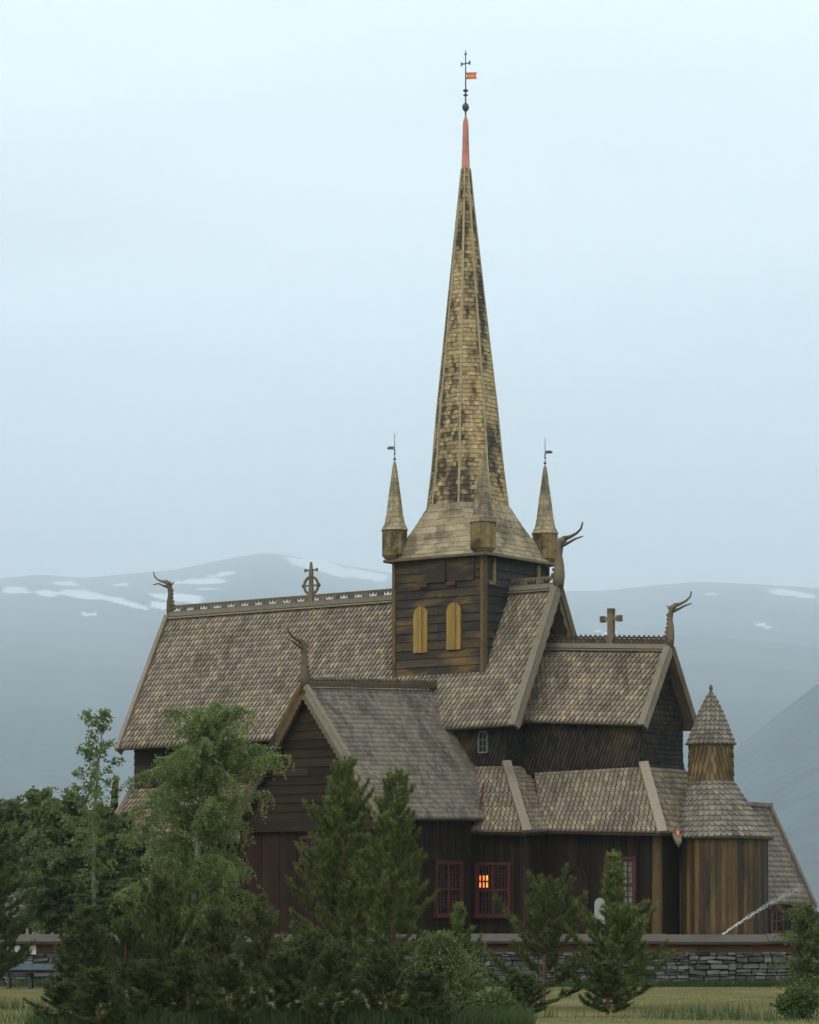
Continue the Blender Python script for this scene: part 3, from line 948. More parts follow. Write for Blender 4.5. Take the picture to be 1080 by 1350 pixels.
# transept walls
WL, WR, WV = -2.92, 3.43, 10.05
mb = MB()
F = quad(P(WL - 0.1, WV + 0.16, 4.32), P(WR + 0.1, WV + 0.16, 4.32), P(RU + 0.05, WV + 0.16, 9.0), P(RU - 0.05, WV + 0.16, 9.0))
slab(mb, F, 1, 1, 0.3)
boards(mb, F, 0.33, 0.03, 6.5)
mb.build('transept_gable', 'log', church)
mb = MB()
mb.box(P((WL + WR) / 2, WV + 0.08, 4.12), ((WR - WL) / 2 + 0.15, 0, 0), (0, 0.16, 0), (0, 0, 0.2), 0.5)
mb.box(P(WL - 0.1, WV + 0.22, 4.28), (0.14, 0, 0), (0, 0.2, 0), (0, 0, 0.3), 0.8)
mb.build('tie_beam', 'log', church)
mb = MB()
F = quad(P(WL, WV, YARD - 0.1), P(WR, WV, YARD - 0.1), P(WR, WV, 3.92), P(WL, WV, 3.92))
slab(mb, F, 1, 1, 0.2)
planks(mb, F, 0.42, 0.03, 0.012, batten=True)
F = quad(P(WL, 3.5, YARD - 0.1), P(WL, WV, YARD - 0.1), P(WL, WV, 4.6), P(WL, 3.5, 4.6))
slab(mb, F, 1, 1, 0.2)
mb.box(P(WL + 0.02, WV + 0.05, 1.9), (0.12, 0, 0), (0, 0.08, 0), (0, 0, 2.0), 0.5)
tag(mb.build('transept_wall', 'red_plank', church), 'brown-red upright planks')
mb = MB()
F = quad(P(WR, WV, YARD - 0.1), P(WR, 3.4, YARD - 0.1), P(WR, 3.4, 4.7), P(WR, WV, 4.7))
slab(mb, F, 1, 1, 0.2)
planks(mb, F, 0.26, 0.025, 0.01)
mb.box(P(WR + 0.08, 7.0, 3.0), (0.05, 0, 0), (0, 3.0, 0), (0, 0, 0.14), 0.5)
mb.build('transept_wall', 'plank', church)

# ---- aisle (ambulatory) roofs
ar = roof('aisle_roof', [
    quad(P(2.9, 4.2, 4.02), P(6.07, 4.2, 3.93), P(3.98, 2.5, 6.58), P(1.8, 2.5, 6.6)),
    quad(P(6.07, 4.2, 3.93), P(6.24, 2.5, 4.04), P(3.98, 0.9, 6.6), P(3.98, 2.5, 6.58))], 'roof', 0.21, 0.25, nx=3, ny=3, thick2=0.055, gap=0.9)
mb = MB()
mb.beam(P(6.1, 4.24, 3.95), P(3.98, 2.52, 6.72), 0.34, 0.16, (0.4, -0.5, 0.6))
mb.build('hip_board', 'barge', ar)
ar2 = roof('aisle_roof', [
    quad(P(6.0, 2.9, 4.02), P(11.23, 2.9, 3.85), P(9.55, 1.5, 6.42), P(4.6, 1.5, 6.34)),
    quad(P(11.23, 2.9, 3.85), P(11.23, -2.9, 3.85), P(9.55, -1.5, 6.42), P(9.55, 1.5, 6.42))], 'roof', 0.21, 0.25, nx=3, ny=3, thick2=0.055, gap=0.9)
mb = MB()
mb.beam(P(11.27, 2.94, 3.86), P(9.55, 1.5, 6.56), 0.36, 0.16, (0.4, -0.5, 0.6))
mb.build('hip_board', 'barge', ar2)
mb = MB()
for p, q in ((P(3.9, 4.22, 3.93), P(6.1, 4.22, 3.84)), (P(6.1, 4.2, 3.84), P(6.25, 2.9, 3.95)), (P(6.2, 2.92, 3.95), P(11.25, 2.92, 3.77)), (P(11.25, 2.9, 3.77), P(11.25, -2.9, 3.77))):
    mb.beam(p, q, 0.16, 0.1)
mb.build('eaves_board', 'log', ar2)
aw = roof('aisle_roof', [
    quad(P(-15.55, 4.2, 3.57), P(-2.7, 4.2, 3.98), P(-1.8, 2.5, 6.2), P(-15.05, 2.5, 6.17)),
    quad(P(-16.4, -3.0, 3.57), P(-15.55, 4.2, 3.57), P(-15.05, 2.5, 6.17), P(-15.05, -2.5, 6.17))], 'roof_moss', 0.22, 0.27, nx=3, ny=3, thick2=0.055, gap=0.9)
mb = MB()
mb.beam(P(-15.6, 4.24, 3.6), P(-15.05, 2.5, 6.3), 0.22, 0.14, (-0.4, -0.5, 0.6))
mb.build('hip_board', 'barge', aw)
mb = MB()
mb.tube([P(-16.0, 2.6, 4.6), P(-16.0, 2.6, 5.6), P(-15.95, 2.6, 6.3), P(-15.9, 2.6, 6.7)], [0.2, 0.16, 0.14, 0.05], 8)
mb.tube([P(-15.95, 2.6, 6.2), P(-15.6, 2.6, 6.1)], [0.08, 0.04], 6)
mb.build('roof_finial', 'log', church)
# horizontal log walls below the western aisle
mb = MB()
F = quad(P(-15.1, 3.75, YARD - 0.1), P(WL, 3.75, YARD - 0.1), P(WL, 3.75, 4.1), P(-15.1, 3.75, 4.1))
slab(mb, F, 1, 1, 0.2)
boards(mb, F, 0.3, 0.06, 6.0)
F = quad(P(-15.1, -3.75, YARD - 0.1), P(-15.1, 3.75, YARD - 0.1), P(-15.1, 3.75, 4.1), P(-15.1, -3.75, 4.1))
slab(mb, F, 1, 1, 0.2)
boards(mb, F, 0.3, 0.06, 6.0)
mb.build('aisle_wall', 'log', church)
# plank walls of nave aisle and chancel aisle
def pwall(mb, a, b, z1, w=0.24):
    F = quad(P(a[0], a[1], YARD - 0.1), P(b[0], b[1], YARD - 0.1), P(b[0], b[1], z1), P(a[0], a[1], z1))
    slab(mb, F, 1, 1, 0.2)
    planks(mb, F, w, 0.025, 0.01)
mb = MB()
pwall(mb, (3.4, 3.8), (5.72, 3.8), 4.1)
pwall(mb, (5.72, 3.8), (5.72, 2.4), 4.1)
mb.tube([P(5.72, 3.8, YARD - 0.1), P(5.72, 3.8, 4.0)], [0.19, 0.17], 10, 0.7)
mb.build('aisle_wall', 'plank', church)
mb = MB()
pwall(mb, (5.7, 2.5), (10.8, 2.5), 4.05, 0.27)
pwall(mb, (10.8, 2.5), (10.8, -2.5), 4.05, 0.27)
cwall = mb.build('aisle_wall', 'plank', church)
mb = MB()
mb.tube([P(10.78, 2.52, YARD - 0.1), P(10.78, 2.52, 4.0)], [0.21, 0.19], 12, 0.45)
tag(mb.build('corner_post', 'apse', cwall), 'round golden brown corner post')
# arched doorway
mb = MB()
dc, dw, dh = 7.25, 0.5, 2.55
pts = [P(dc - dw, 2.6, 0), P(dc - dw, 2.6, dh - dw)] + [P(dc - dw * math.cos(PI * i / 8), 2.6, dh - dw + dw * math.sin(PI * i / 8)) for i in range(1, 8)] + [P(dc + dw, 2.6, dh - dw), P(dc + dw, 2.6, 0)]
for p, q in zip(pts, pts[1:]):
    mb.beam(p, q, 0.10, 0.14, (0, -1, 0), 0.9)
dr = mb.build('door_frame', 'plank', church)
mb = MB()
mb.poly([p + Vector((0, 0.0, 0)) for p in pts])
mb.build('door', 'red_plank', dr)

# ---- windows
z0 = 0.78
lx = -0.73
lit = []
for cxx in range(3):
    for rr in range(2):
        x = lx + 0.05 + cxx * 0.165
        z = 1.06 + rr * 0.26
        lit.append((x, x + 0.085, z, z + 0.19))
window('window', P(4.32, 3.83, 0.8), (1, 0, 0), S_, 1.46, 1.9, 2, 2, 4, 3, lit=lit)
window('window', P(WR + 0.03, 5.75, 0.8), N_, E_, 1.55, 1.95, 2, 2, 3, 3)
tag(window('window', P(9.22, 2.53, 1.02), (1, 0, 0), S_, 1.22, 1.86, 2, 2, 2, 4, pane_mat='glass_pale'), 'tall red window with pale curtains')
window('window', P(0.33, WV + 0.07, 2.78), (1, 0, 0), S_, 0.6, 0.85, 1, 1, 3, 3, fw=0.04)

# ---- apse: planked half-round, bell-shaped skirt roof, shingled drum and cone
AU, BU = 11.62, 12.15
RA, RB, REV = 0.83, 1.66, 1.90
def cyl(cu, r0, r1, z0, z1, c1=None):
    c1 = cu if c1 is None else c1
    def F(s, t):
        a = -1.15 * PI / 2 - 0.0 + s * 2.3 * PI / 2     # from north-west round by east to south-west
        a = PI * 0.75 - s * PI * 1.5
        r, c = r0 + (r1 - r0) * t, cu + (c1 - cu) * t
        return P(c + r * math.cos(a), r * math.sin(a), z0 + (z1 - z0) * t)
    return F
mb = MB()
F = cyl(BU, RB, RB, YARD - 0.1, 3.9)
slab(mb, F, 28, 1, 0.1)
planks(mb, F, 0.21, 0.02, 0.012)
mb.build('apse_wall', 'apse', church)
def skirt(s, t):
    a = PI * 0.8 - s * PI * 1.6
    k = (1 - t)
    r = RA + (REV - RA) * (0.75 * k + 0.25 * k * k)
    c = AU + (BU - AU) * k
    return P(c + r * math.cos(a), r * math.sin(a), 3.68 + 2.2 * t)
mb = MB()
slab(mb, skirt, 32, 8, 0.1)
shingles(mb, skirt, 0.22, 0.24, 'round', 0.03, 1.6, 0.01, 0.95)
apse_roof = mb.build('apse_roof', 'roof_grey', church)
def full(cu, prof):
    def F(s, t):
        x = t * (len(prof) - 1)
        i = min(int(x), len(prof) - 2)
        f = x - i
        r = prof[i][0] * (1 - f) + prof[i + 1][0] * f
        z = prof[i][1] * (1 - f) + prof[i + 1][1] * f
        a = -s * 2 * PI
        return P(cu + r * math.cos(a), r * math.sin(a), z)
    return F
mb = MB()
F = full(AU, [(RA, 5.7), (RA - 0.03, 7.4)])
slab(mb, F, 28, 1, 0.1)
shingles(mb, F, 0.17, 0.34, 'diamond', 0.03, 1.75, 0.008, 0.9)
mb.build('apse_drum', 'gold_shingle', apse_roof)
mb = MB()
F = full(AU, [(0.92, 7.22), (0.66, 7.86), (0.40, 8.52), (0.07, 9.20)])
slab(mb, F, 28, 6, 0.05)
shingles(mb, F, 0.165, 0.2, 'round', 0.03, 1.6, 0.01, 0.94)
mb.build('apse_cone', 'roof_grey', apse_roof)
mb = MB()
mb.lathe([(0.08, 9.1), (0.10, 9.2), (0.045, 9.27), (0.075, 9.36), (0.07, 9.42), (0.02, 9.52)], (AU, 0), 10)
mb.build('finial', 'carve', apse_roof)
# carved gutter head with copper cap between aisle and apse
mb = MB()
g = P(11.55, 2.35, 3.72)
mb.tube([g + Vector((-0.2, 0.2, 0.1)), g, g + Vector((0.16, -0.16, -0.22)), g + Vector((0.14, -0.14, -0.42))], [0.14, 0.17, 0.13, 0.03], 8)
gh = mb.build('gutter_head', 'barge', church, True)
mb = MB()
mb.tube([g + Vector((-0.15, 0.15, 0.24)), g + Vector((0.05, -0.05, 0.12)), g + Vector((0.16, -0.16, -0.06))], [0.06, 0.115, 0.03], 8)
mb.build('copper_cap', 'copper', gh, True)

# ---- north annex seen past the apse
NU, NV = 9.0, -8.92
an = roof('annex_roof', [
    quad(P(11.09, -2.3, 1.25), P(11.09, NV, 1.25), P(NU + 0.05, NV, 5.2), P(NU + 0.05, -2.3, 5.2)),
    quad(P(6.9, NV, 1.25), P(6.9, -2.3, 1.25), P(NU - 0.05, -2.3, 5.2), P(NU - 0.05, NV, 5.2))], 'roof_grey', 0.2, 0.24, nx=2, ny=2)
verge(an, P(11.12, NV, 1.2), P(NU + 0.05, NV, 5.2), N_, 0.16, 'roof_grey')
mb = MB()
mb.beam(P(NU, -2.3, 5.26), P(NU, NV - 0.1, 5.30), 0.4, 0.14)
mb.box(P(NU + 0.16, NV - 0.02, 5.02), (0.06, 0, 0), (0, 0.05, 0), (0, 0, 0.28))
mb.build('ridge_beam', 'roof_grey', an)
mb = MB()
F = quad(P(10.75, -2.3, YARD - 0.1), P(10.75, NV + 0.35, YARD - 0.1), P(10.75, NV + 0.35, 1.7), P(10.75, -2.3, 1.7))
slab(mb, F, 1, 1, 0.2)
planks(mb, F, 0.25, 0.02, 0.01)
F = quad(P(10.75, NV + 0.35, YARD - 0.1), P(7.25, NV + 0.35, YARD - 0.1), P(NU - 0.1, NV + 0.35, 5.0), P(NU + 0.1, NV + 0.35, 5.0))
slab(mb, F, 1, 1, 0.2)
mb.build('annex_wall', 'plank', church)
window('window', P(10.78, -6.3, 0.15), N_, E_, 0.9, 0.85, 1, 2, 2, 2)

# ------------------------------------------------------------------ ground, wall, small things
def ground_mat(name, a, b2, c, s1=0.15, s2=2.0):
    m, nt, bs = new_mat(name)
    col = mixc(nt, rmap(nt, noise(nt, s1, 6.0), 0.4, 0.62), a, b2)
    col = mixc(nt, rmap(nt, noise(nt, s2, 6.0, 0.7), 0.35, 0.7), col, c)
    nt.links.new(col, bs.inputs['Base Color'])
    bs.inputs['Roughness'].default_value = 0.95
    bs.inputs['Specular IOR Level'].default_value = 0.1
    return m
M['field'] = ground_mat('dry_meadow', (0.085, 0.09, 0.022), (0.19, 0.155, 0.06), (0.10, 0.09, 0.03))
M['yard'] = ground_mat('churchyard_turf', (0.05, 0.08, 0.025), (0.08, 0.10, 0.035), (0.09, 0.09, 0.04))

WY = -14.0   # centre line of the churchyard wall
mb = MB()
nx, ny = 60, 60
gx = np.concatenate([np.linspace(-9000, -120, 8), np.linspace(-80, 80, 33), np.linspace(120, 9000, 8)])
gy = np.concatenate([np.linspace(-145, WY - 0.2, 30)])
idx = {}
for j, y in enumerate(gy):
    for i, x in enumerate(gx):
        h = GROUND + 0.10 * math.sin(x * 0.21 + 1.3) * math.sin(y * 0.17) if -120 < x < 120 and y < WY - 2 else GROUND
        mb.v.append((x, y, h))
for j in range(len(gy) - 1):
    for i in range(len(gx) - 1):
        a = j * len(gx) + i
        mb.f.append([a, a + 1, a + 1 + len(gx), a + len(gx)])
        mb.r.append(0.5)
tag(mb.build('meadow_ground', 'field'), 'dry olive meadow in front of the churchyard wall', 'ground', kind='structure')
mb = MB()
for x0, x1, y0, y1 in ((-9000, 9000, WY - 0.2, 2500),):
    xs = [x0, -100, 100, x1]
    ys = [y0, 60, 400, y1]
    for j in range(4):
        for i in range(4):
            mb.v.append((xs[i], ys[j], YARD))
    for j in range(3):
        for i in range(3):
            a = j * 4 + i
            mb.f.append([a, a + 1, a + 5, a + 4])
            mb.r.append(0.5)
    mb.poly([(x0, y0, GROUND - 0.1), (x1, y0, GROUND - 0.1), (x1, y0, YARD), (x0, y0, YARD)], 0.5)
tag(mb.build('churchyard_ground', 'yard'), 'level turf of the churchyard round the church', 'ground', kind='structure')

# dry stone wall with a boarded cap
X0, X1 = -16.5, 14.1
wall = empty('churchyard_wall', (0, WY, GROUND))
tag(wall, 'dry stone churchyard wall of grey flat stones under a boarded cap', 'wall')
mb = MB()
yf = -0.55
top = 1.22
xs = X0
while xs < X1:
    seg = min(random.uniform(0.9, 2.2), X1 - xs)
    z = 0.0
    while z < top - 0.03:
        h = min(random.choice((0.06, 0.08, 0.1, 0.13, 0.16, 0.22)), top - z)
        if top - z - h < 0.05:
            h = top - z
        x = xs
        while x < xs + seg - 0.02:
            w = min(random.uniform(0.16, 0.6) * (0.7 + h * 2.4), xs + seg - x)
            if xs + seg - x - w < 0.14:
                w = xs + seg - x
            hh = h * random.uniform(0.84, 1.04)
            d = random.uniform(-0.07, 0.09)
            n = 12
            tilt = random.uniform(-0.09, 0.09)
            cx_, cz_ = x + w / 2, z + h / 2
            front, back = [], []
            for k in range(n):
                a = 2 * PI * (k + 0.5) / n
                cxn, sn = math.cos(a), math.sin(a)
                ex = abs(cxn) ** 0.3 * math.copysign(1, cxn) * (w / 2 - 0.003) * random.uniform(0.92, 1.05)
                ez = abs(sn) ** 0.35 * math.copysign(1, sn) * (hh / 2 - 0.002) * random.uniform(0.86, 1.08) + ex * tilt
                front.append(Vector((cx_ + ex * 0.96, yf - d - random.uniform(0, 0.05), cz_ + ez * 0.93)))
                back.append(Vector((cx_ + ex, yf + 0.14, cz_ + ez)))
            mb.poly(front + back, random.random(), [tuple(range(n))] + [(k, n + k, n + (k + 1) % n, (k + 1) % n) for k in range(n)])
            x += w
        z += h
    xs += seg
mb.build('stonework', 'stone', wall)
mb = MB()
mb.box((0.5 * (X0 + X1), -0.05, 0.65), ((X1 - X0) / 2, 0, 0), (0, 0.40, 0), (0, 0, 0.66), 0.0)
mb.build('wall_core', 'joint', wall)
mb = MB()
x = X0
while x < X1:
    w = min(random.uniform(2.6, 4.2), X1 - x)
    for zz, hh, dy in ((1.28, 0.09, 0.0), (1.40, 0.07, 0.02)):
        mb.box((x + w / 2, yf + 0.02 + dy, zz), (w / 2 - 0.006, 0, 0), (0, 0.05, 0), (0, 0, hh), random.random())
    x += w
mb.build('wall_board', 'fascia', wall)
mb = MB()
x = X0 - 0.1
while x < X1 + 0.1:
    w = min(random.uniform(2.6, 4.6), X1 + 0.1 - x)
    j = random.uniform(-0.02, 0.02)
    for sg in (-1, 1):
        a = Vector((0, sg * 0.48, -0.12 if sg < 0 else -0.12))
        F = quad((x + 0.005, -0.85, 1.56 + j), (x + w - 0.005, -0.85, 1.56 + j), (x + w - 0.005, 0, 1.84 + j), (x + 0.005, 0, 1.84 + j)) if sg < 0 else \
            quad((x + w - 0.005, 0.85, 1.56 + j), (x + 0.005, 0.85, 1.56 + j), (x + 0.005, 0, 1.84 + j), (x + w - 0.005, 0, 1.84 + j))
        slab(mb, F, 1, 1, 0.07)
        f2 = lambda F, t0, t1: (lambda s, t: F(s, t0 + (t1 - t0) * t))
        slab(mb, f2(F, 0.0, 0.55), 1, 1, 0.03, 0.028)
    x += w
mb.build('cap_boards', 'cap', wall)

# pale gravestone
gx_, gy_, _ = world_at(791, 117.5, 1183)
gs = MB()
pts = [(-0.19, 0.0), (-0.19, 1.28)] + [(-0.19 * math.cos(PI * i / 8), 1.28 + 0.24 * math.sin(PI * i / 8)) for i in range(1, 8)] + [(0.19, 1.28), (0.19, 0.0)]
gs.poly([(x, -0.07, z) for x, z in pts] + [(x, 0.07, z) for x, z in pts], 0.5,
        [tuple(range(len(pts))), tuple(range(2 * len(pts) - 1, len(pts) - 1, -1))] + [(k, len(pts) + k, len(pts) + (k + 1) % len(pts), (k + 1) % len(pts)) for k in range(len(pts))])
gs.box((0, 0, 0.06), (0.34, 0, 0), (0, 0.16, 0), (0, 0, 0.06), 0.3)
g = gs.build('gravestone', 'grave')
g.location = (gx_, gy_, YARD)
g.rotation_euler = (0, 0, -0.35)
tag(g, 'pale round-topped gravestone standing before the arched doorway wall', 'gravestone')

# round enamel plates and paper notice under the wall cap at the left
for px, lab in ((13.5, 'round white enamel plate under the wall cap, left one of two'), (23.0, 'round white enamel plate under the wall cap, nearer the paper notice')):
    x, y, z = world_at(px, 112.35, 1251)
    mb = MB()
    mb.tube([(0, 0.02, 0), (0, -0.03, 0)], [0.125, 0.12], 20)
    mb.tube([(0, -0.028, 0), (0, -0.04, 0)], [0.095, 0.09], 20)
    o = mb.build('round_plate', 'white')
    o.location = (x, WY + yf - 0.06, z)
    tag(o, lab, 'plate', 'round plates on the wall board')
x, y, z = world_at(43, 112.35, 1252)
mb = MB()
mb.box((0, 0, 0), (0.12, 0, 0), (0, 0.012, 0), (0, 0, 0.17))
mb.box((0, -0.014, 0.02), (0.095, 0, 0), (0, 0.004, 0), (0, 0, 0.12))
o = mb.build('paper_notice', 'paper')
o.location = (x, WY + yf - 0.07, z)
tag(o, 'upright cream paper notice fixed under the wall cap', 'notice')

# bench table below the wall
bx, by = world_at(40, 108.5)
bench = empty('picnic_table', (bx, by, GROUND))
tag(bench, 'low grey blue boarded table on dark trestle legs before the stone wall', 'table')
mb = MB()
for i in range(5):
    mb.box((0, -0.36 + i * 0.18, 0.66 - 0.0 + random.uniform(0, 0.006) + i * 0.035), (0.9, 0, 0), (0, 0.083, 0), (0, 0, 0.025))
mb.build('tabletop', 'bench', bench)
for sg in (-1, 0.05, 1):
    mb = MB()
    mb.beam((sg * 0.72, -0.35, 0.0), (sg * 0.72, 0.1, 0.64), 0.08, 0.08, (1, 0, 0))
    mb.beam((sg * 0.72, 0.4, 0.0), (sg * 0.72, -0.05, 0.66), 0.08, 0.08, (1, 0, 0))
    mb.build('leg', 'bench_dark', bench)
mb = MB()
mb.box((0, -0.3, 0.575), (0.85, 0, 0), (0, 0.03, 0), (0, 0, 0.05))
mb.build('apron', 'bench_dark', bench)

# small hut at the left edge
hx, hy = world_at(-8, 124)
hut = empty('hut', (hx, hy, YARD), 0.15)
tag(hut, 'small dark log hut with a low grey shingled roof at the left edge', 'hut')
mb = MB()
for F in (quad((-1.6, -1.2, 0), (1.15, -1.2, 0), (1.15, -1.2, 0.9), (-1.6, -1.2, 0.9)), quad((1.15, -1.2, 0), (1.15, 1.2, 0), (1.15, 1.2, 0.9), (1.15, -1.2, 0.9)),
          quad((1.15, 1.2, 0), (-1.6, 1.2, 0), (-1.6, 1.2, 0.9), (1.15, 1.2, 0.9))):
    slab(mb, F, 1, 1, 0.15)
    boards(mb, F, 0.2, 0.05, 2.6)
mb.poly([(1.12, -1.2, 0.9), (1.12, 1.2, 0.9), (1.12, 0, 1.85)], 0.5)
mb.build('wall', 'log', hut)
mb = MB()
for F in (quad((-1.8, -1.55, 0.78), (1.4, -1.55, 0.78), (1.15, 0, 1.95), (-1.8, 0, 1.95)), quad((1.4, 1.55, 0.78), (-1.8, 1.55, 0.78), (-1.8, 0, 1.95), (1.15, 0, 1.95))):
    slab(mb, F, 1, 1, 0.08)
    shingles(mb, F, 0.2, 0.22, 'rect', 0.02)
mb.build('roof', 'hut_roof', hut)

# rail fence at the right edge
fx, fy = world_at(1076, 132)
fence = empty('rail_fence', (fx, fy, YARD))
tag(fence, 'low grey rail fence beyond the right end of the stone wall', 'fence')
mb = MB()
for z in (0.28, 0.52):
    mb.beam((-0.6, 0, z), (6, 0.6, z), 0.06, 0.08)
mb.build('rail', 'cap', fence)
for k in range(4):
    mb = MB()
    mb.box((-0.4 + 1.7 * k, -0.06 + 0.16 * k, 0.3), (0.05, 0, 0), (0, 0.05, 0), (0, 0, 0.34))
    mb.build('post', 'cap', fence)

# arc of sprinkler water, made of drops
x0, y0, z0 = world_at(950, 116, 1234)
x1, y1, z1 = world_at(1058, 116, 1168)
nd = 1300
t = rng.random(nd) ** 1.2
spread = 0.018 + 0.07 * t ** 1.4
px_ = x0 + (x1 - x0) * t + rng.normal(0, 1, nd) * spread * 0.6
pz_ = z0 + (z1 - z0) * (1.22 * t - 0.22 * t * t) + rng.normal(0, 1, nd) * spread - np.abs(rng.normal(0, 1, nd)) * spread * 0.6
py_ = y0 + rng.normal(0, 1, nd) * spread * 1.5
sz = rng.uniform(0.004, 0.010, nd) * (1 - 0.35 * t)
tet = np.array([[1, 1, 1], [-1, -1, 1], [-1, 1, -1], [1, -1, -1]], dtype=float)
tri_i = [(0, 1, 2), (0, 3, 1), (0, 2, 3), (1, 3, 2)]
c = np.stack([px_, py_, pz_], 1)
vv = np.concatenate([c[:, None, :] + tet[list(f)][None] * sz[:, None, None] for f in tri_i], 1).reshape(-1, 3)
wj = array_mesh('water_jet', vv - np.array([x0, y0, z0]), 3, rng.random(len(vv) // 3), 'water')
wj.location = (x0, y0, z0)
tag(wj, 'thin white arc of sprinkler water rising in front of the apse', 'water jet')


# ------------------------------------------------------------------ trees
def unit(a):
    return a / (np.linalg.norm(a, axis=-1, keepdims=True) + 1e-9)


def needles(pos, dirs, length=0.12, width=0.026, spread=0.8):
    n = len(pos)
    rd = unit(rng.normal(0, 1, (n, 3)))
    d = unit(dirs * (1 - spread * 0.55) + rd * spread)
    s = unit(np.cross(d, rng.normal(0, 1, (n, 3))))
    L = length * rng.uniform(0.7, 1.2, (n, 1))
    W = width * rng.uniform(0.7, 1.2, (n, 1))
    return np.stack([pos - s * W / 2, pos + s * W / 2, pos + d * L], 1).reshape(-1, 3)


def pine(name, h, prof, seed, mat='pine', density=1.0, whorl=0.36, up=0.5, gaps=0.12, base=0.035, lean=0.0, nb=6, len_jit=(0.55, 1.2)):
    """prof: list of (height fraction, crown radius in metres)."""
    global rng
    rng = np.random.default_rng(seed)
    rnd = random.Random(seed)
    R = lambda t: float(np.interp(t, [p[0] for p in prof], [p[1] for p in prof]))
    root = empty(name)
    tr = MB()
    n = 10
    axis = lambda t: Vector((lean * t * t * h + 0.05 * math.sin(3 * t + seed), 0.05 * math.sin(2.3 * t + 2 * seed), h * t))
    r0 = 0.011 * h + 0.02
    tr.tube([axis(i / n) for i in range(n + 1)], [r0 * (1 - i / n) ** 0.8 + 0.008 for i in range(n + 1)], 7)
    pos, dirs, rn = [], [], []
    z = base * h
    az = rnd.uniform(0, 6)
    while z < h * 0.985:
        t = z / h
        Rt = R(t)
        az += 1.1
        k = nb if t < 0.85 else 4
        for b in range(k):
            if rnd.random() < gaps:
                continue
            a = az + 2 * PI * (b + rnd.uniform(-0.3, 0.3)) / k
            L = Rt * rnd.uniform(*len_jit)
            if L < 0.12:
                L = 0.12
            el = 0.15 + up * t + rnd.uniform(-0.12, 0.12)
            hd = Vector((math.cos(a), math.sin(a), 0))
            p0 = axis(t)
            tipup = 0.35 * L
            pts = []
            for i in range(6):
                f = i / 5
                pts.append(p0 + hd * L * f * math.cos(el) + Vector((0, 0, L * f * math.sin(el) + tipup * f * f)))
            tr.tube(pts[:5], [max(0.006, 0.022 * (L / 1.5) * (1 - i / 5)) for i in range(5)], 4)
            nsh = max(3, int(L * 15))
            for q in range(nsh):
                f = 0.22 + 0.78 * (q + rnd.random()) / nsh
                i = min(int(f * 5), 4)
                ff = f * 5 - i
                bp = pts[i].lerp(pts[i + 1], ff)
                bd = (pts[i + 1] - pts[i]).normalized()
                sd = bd.cross(Vector((0, 0, 1))).normalized() * rnd.choice((-1, 1))
                if q == nsh - 1:
                    bp, d = pts[5] - bd * 0.1, (bd + Vector((0, 0, 0.6))).normalized()
                else:
                    d = (bd * rnd.uniform(0.4, 1.0) + sd * rnd.uniform(0.2, 0.9) + Vector((0, 0, rnd.uniform(0.1, 0.75)))).normalized()
                sl = rnd.uniform(0.16, 0.34) * (0.75 + 0.25 * L)
                m = int(sl * 170 * density)
                u = rng.random((m, 1))
                pos.append(np.array(bp)[None] + np.array(d)[None] * sl * u)
                dirs.append(np.repeat(np.array(d)[None], m, 0))
                rn.append(np.clip(rnd.uniform(0.0, 0.55) + 0.35 * u[:, 0] + rng.normal(0, 0.1, m), 0, 1))
        z += whorl * rnd.uniform(0.75, 1.25) * (0.6 + 0.5 * (1 - t))
    top = np.array(axis(1.0))
    m = int(70 * density)
    u = rng.random((m, 1))
    pos.append(top[None] + np.array([0, 0, -0.35]) + np.array([0, 0, 0.5])[None] * u)
    dirs.append(np.repeat(np.array([[0, 0, 1.0]]), m, 0))
    rn.append(rng.uniform(0.3, 0.9, m))
    pos, dirs, rn = np.concatenate(pos), np.concatenate(dirs), np.concatenate(rn)
    tr.build('trunk', 'pine_bark', root)
    array_mesh('crown', needles(pos, dirs), 3, rn, mat, root)
    return root


def leaves(pos, size, drop=0.3):
    n = len(pos)
    a = unit(rng.normal(0, 1, (n, 3)) + np.array([0, 0, -drop]))
    b = unit(np.cross(a, rng.normal(0, 1, (n, 3))))
    s = size * rng.uniform(0.65, 1.2, (n, 1))
    tip, base = pos + a * s, pos - a * s * 0.1
    mid = pos + a * s * 0.42
    return np.stack([base, mid + b * s * 0.36, tip, mid - b * s * 0.36], 1).reshape(-1, 4, 3).reshape(-1, 3)


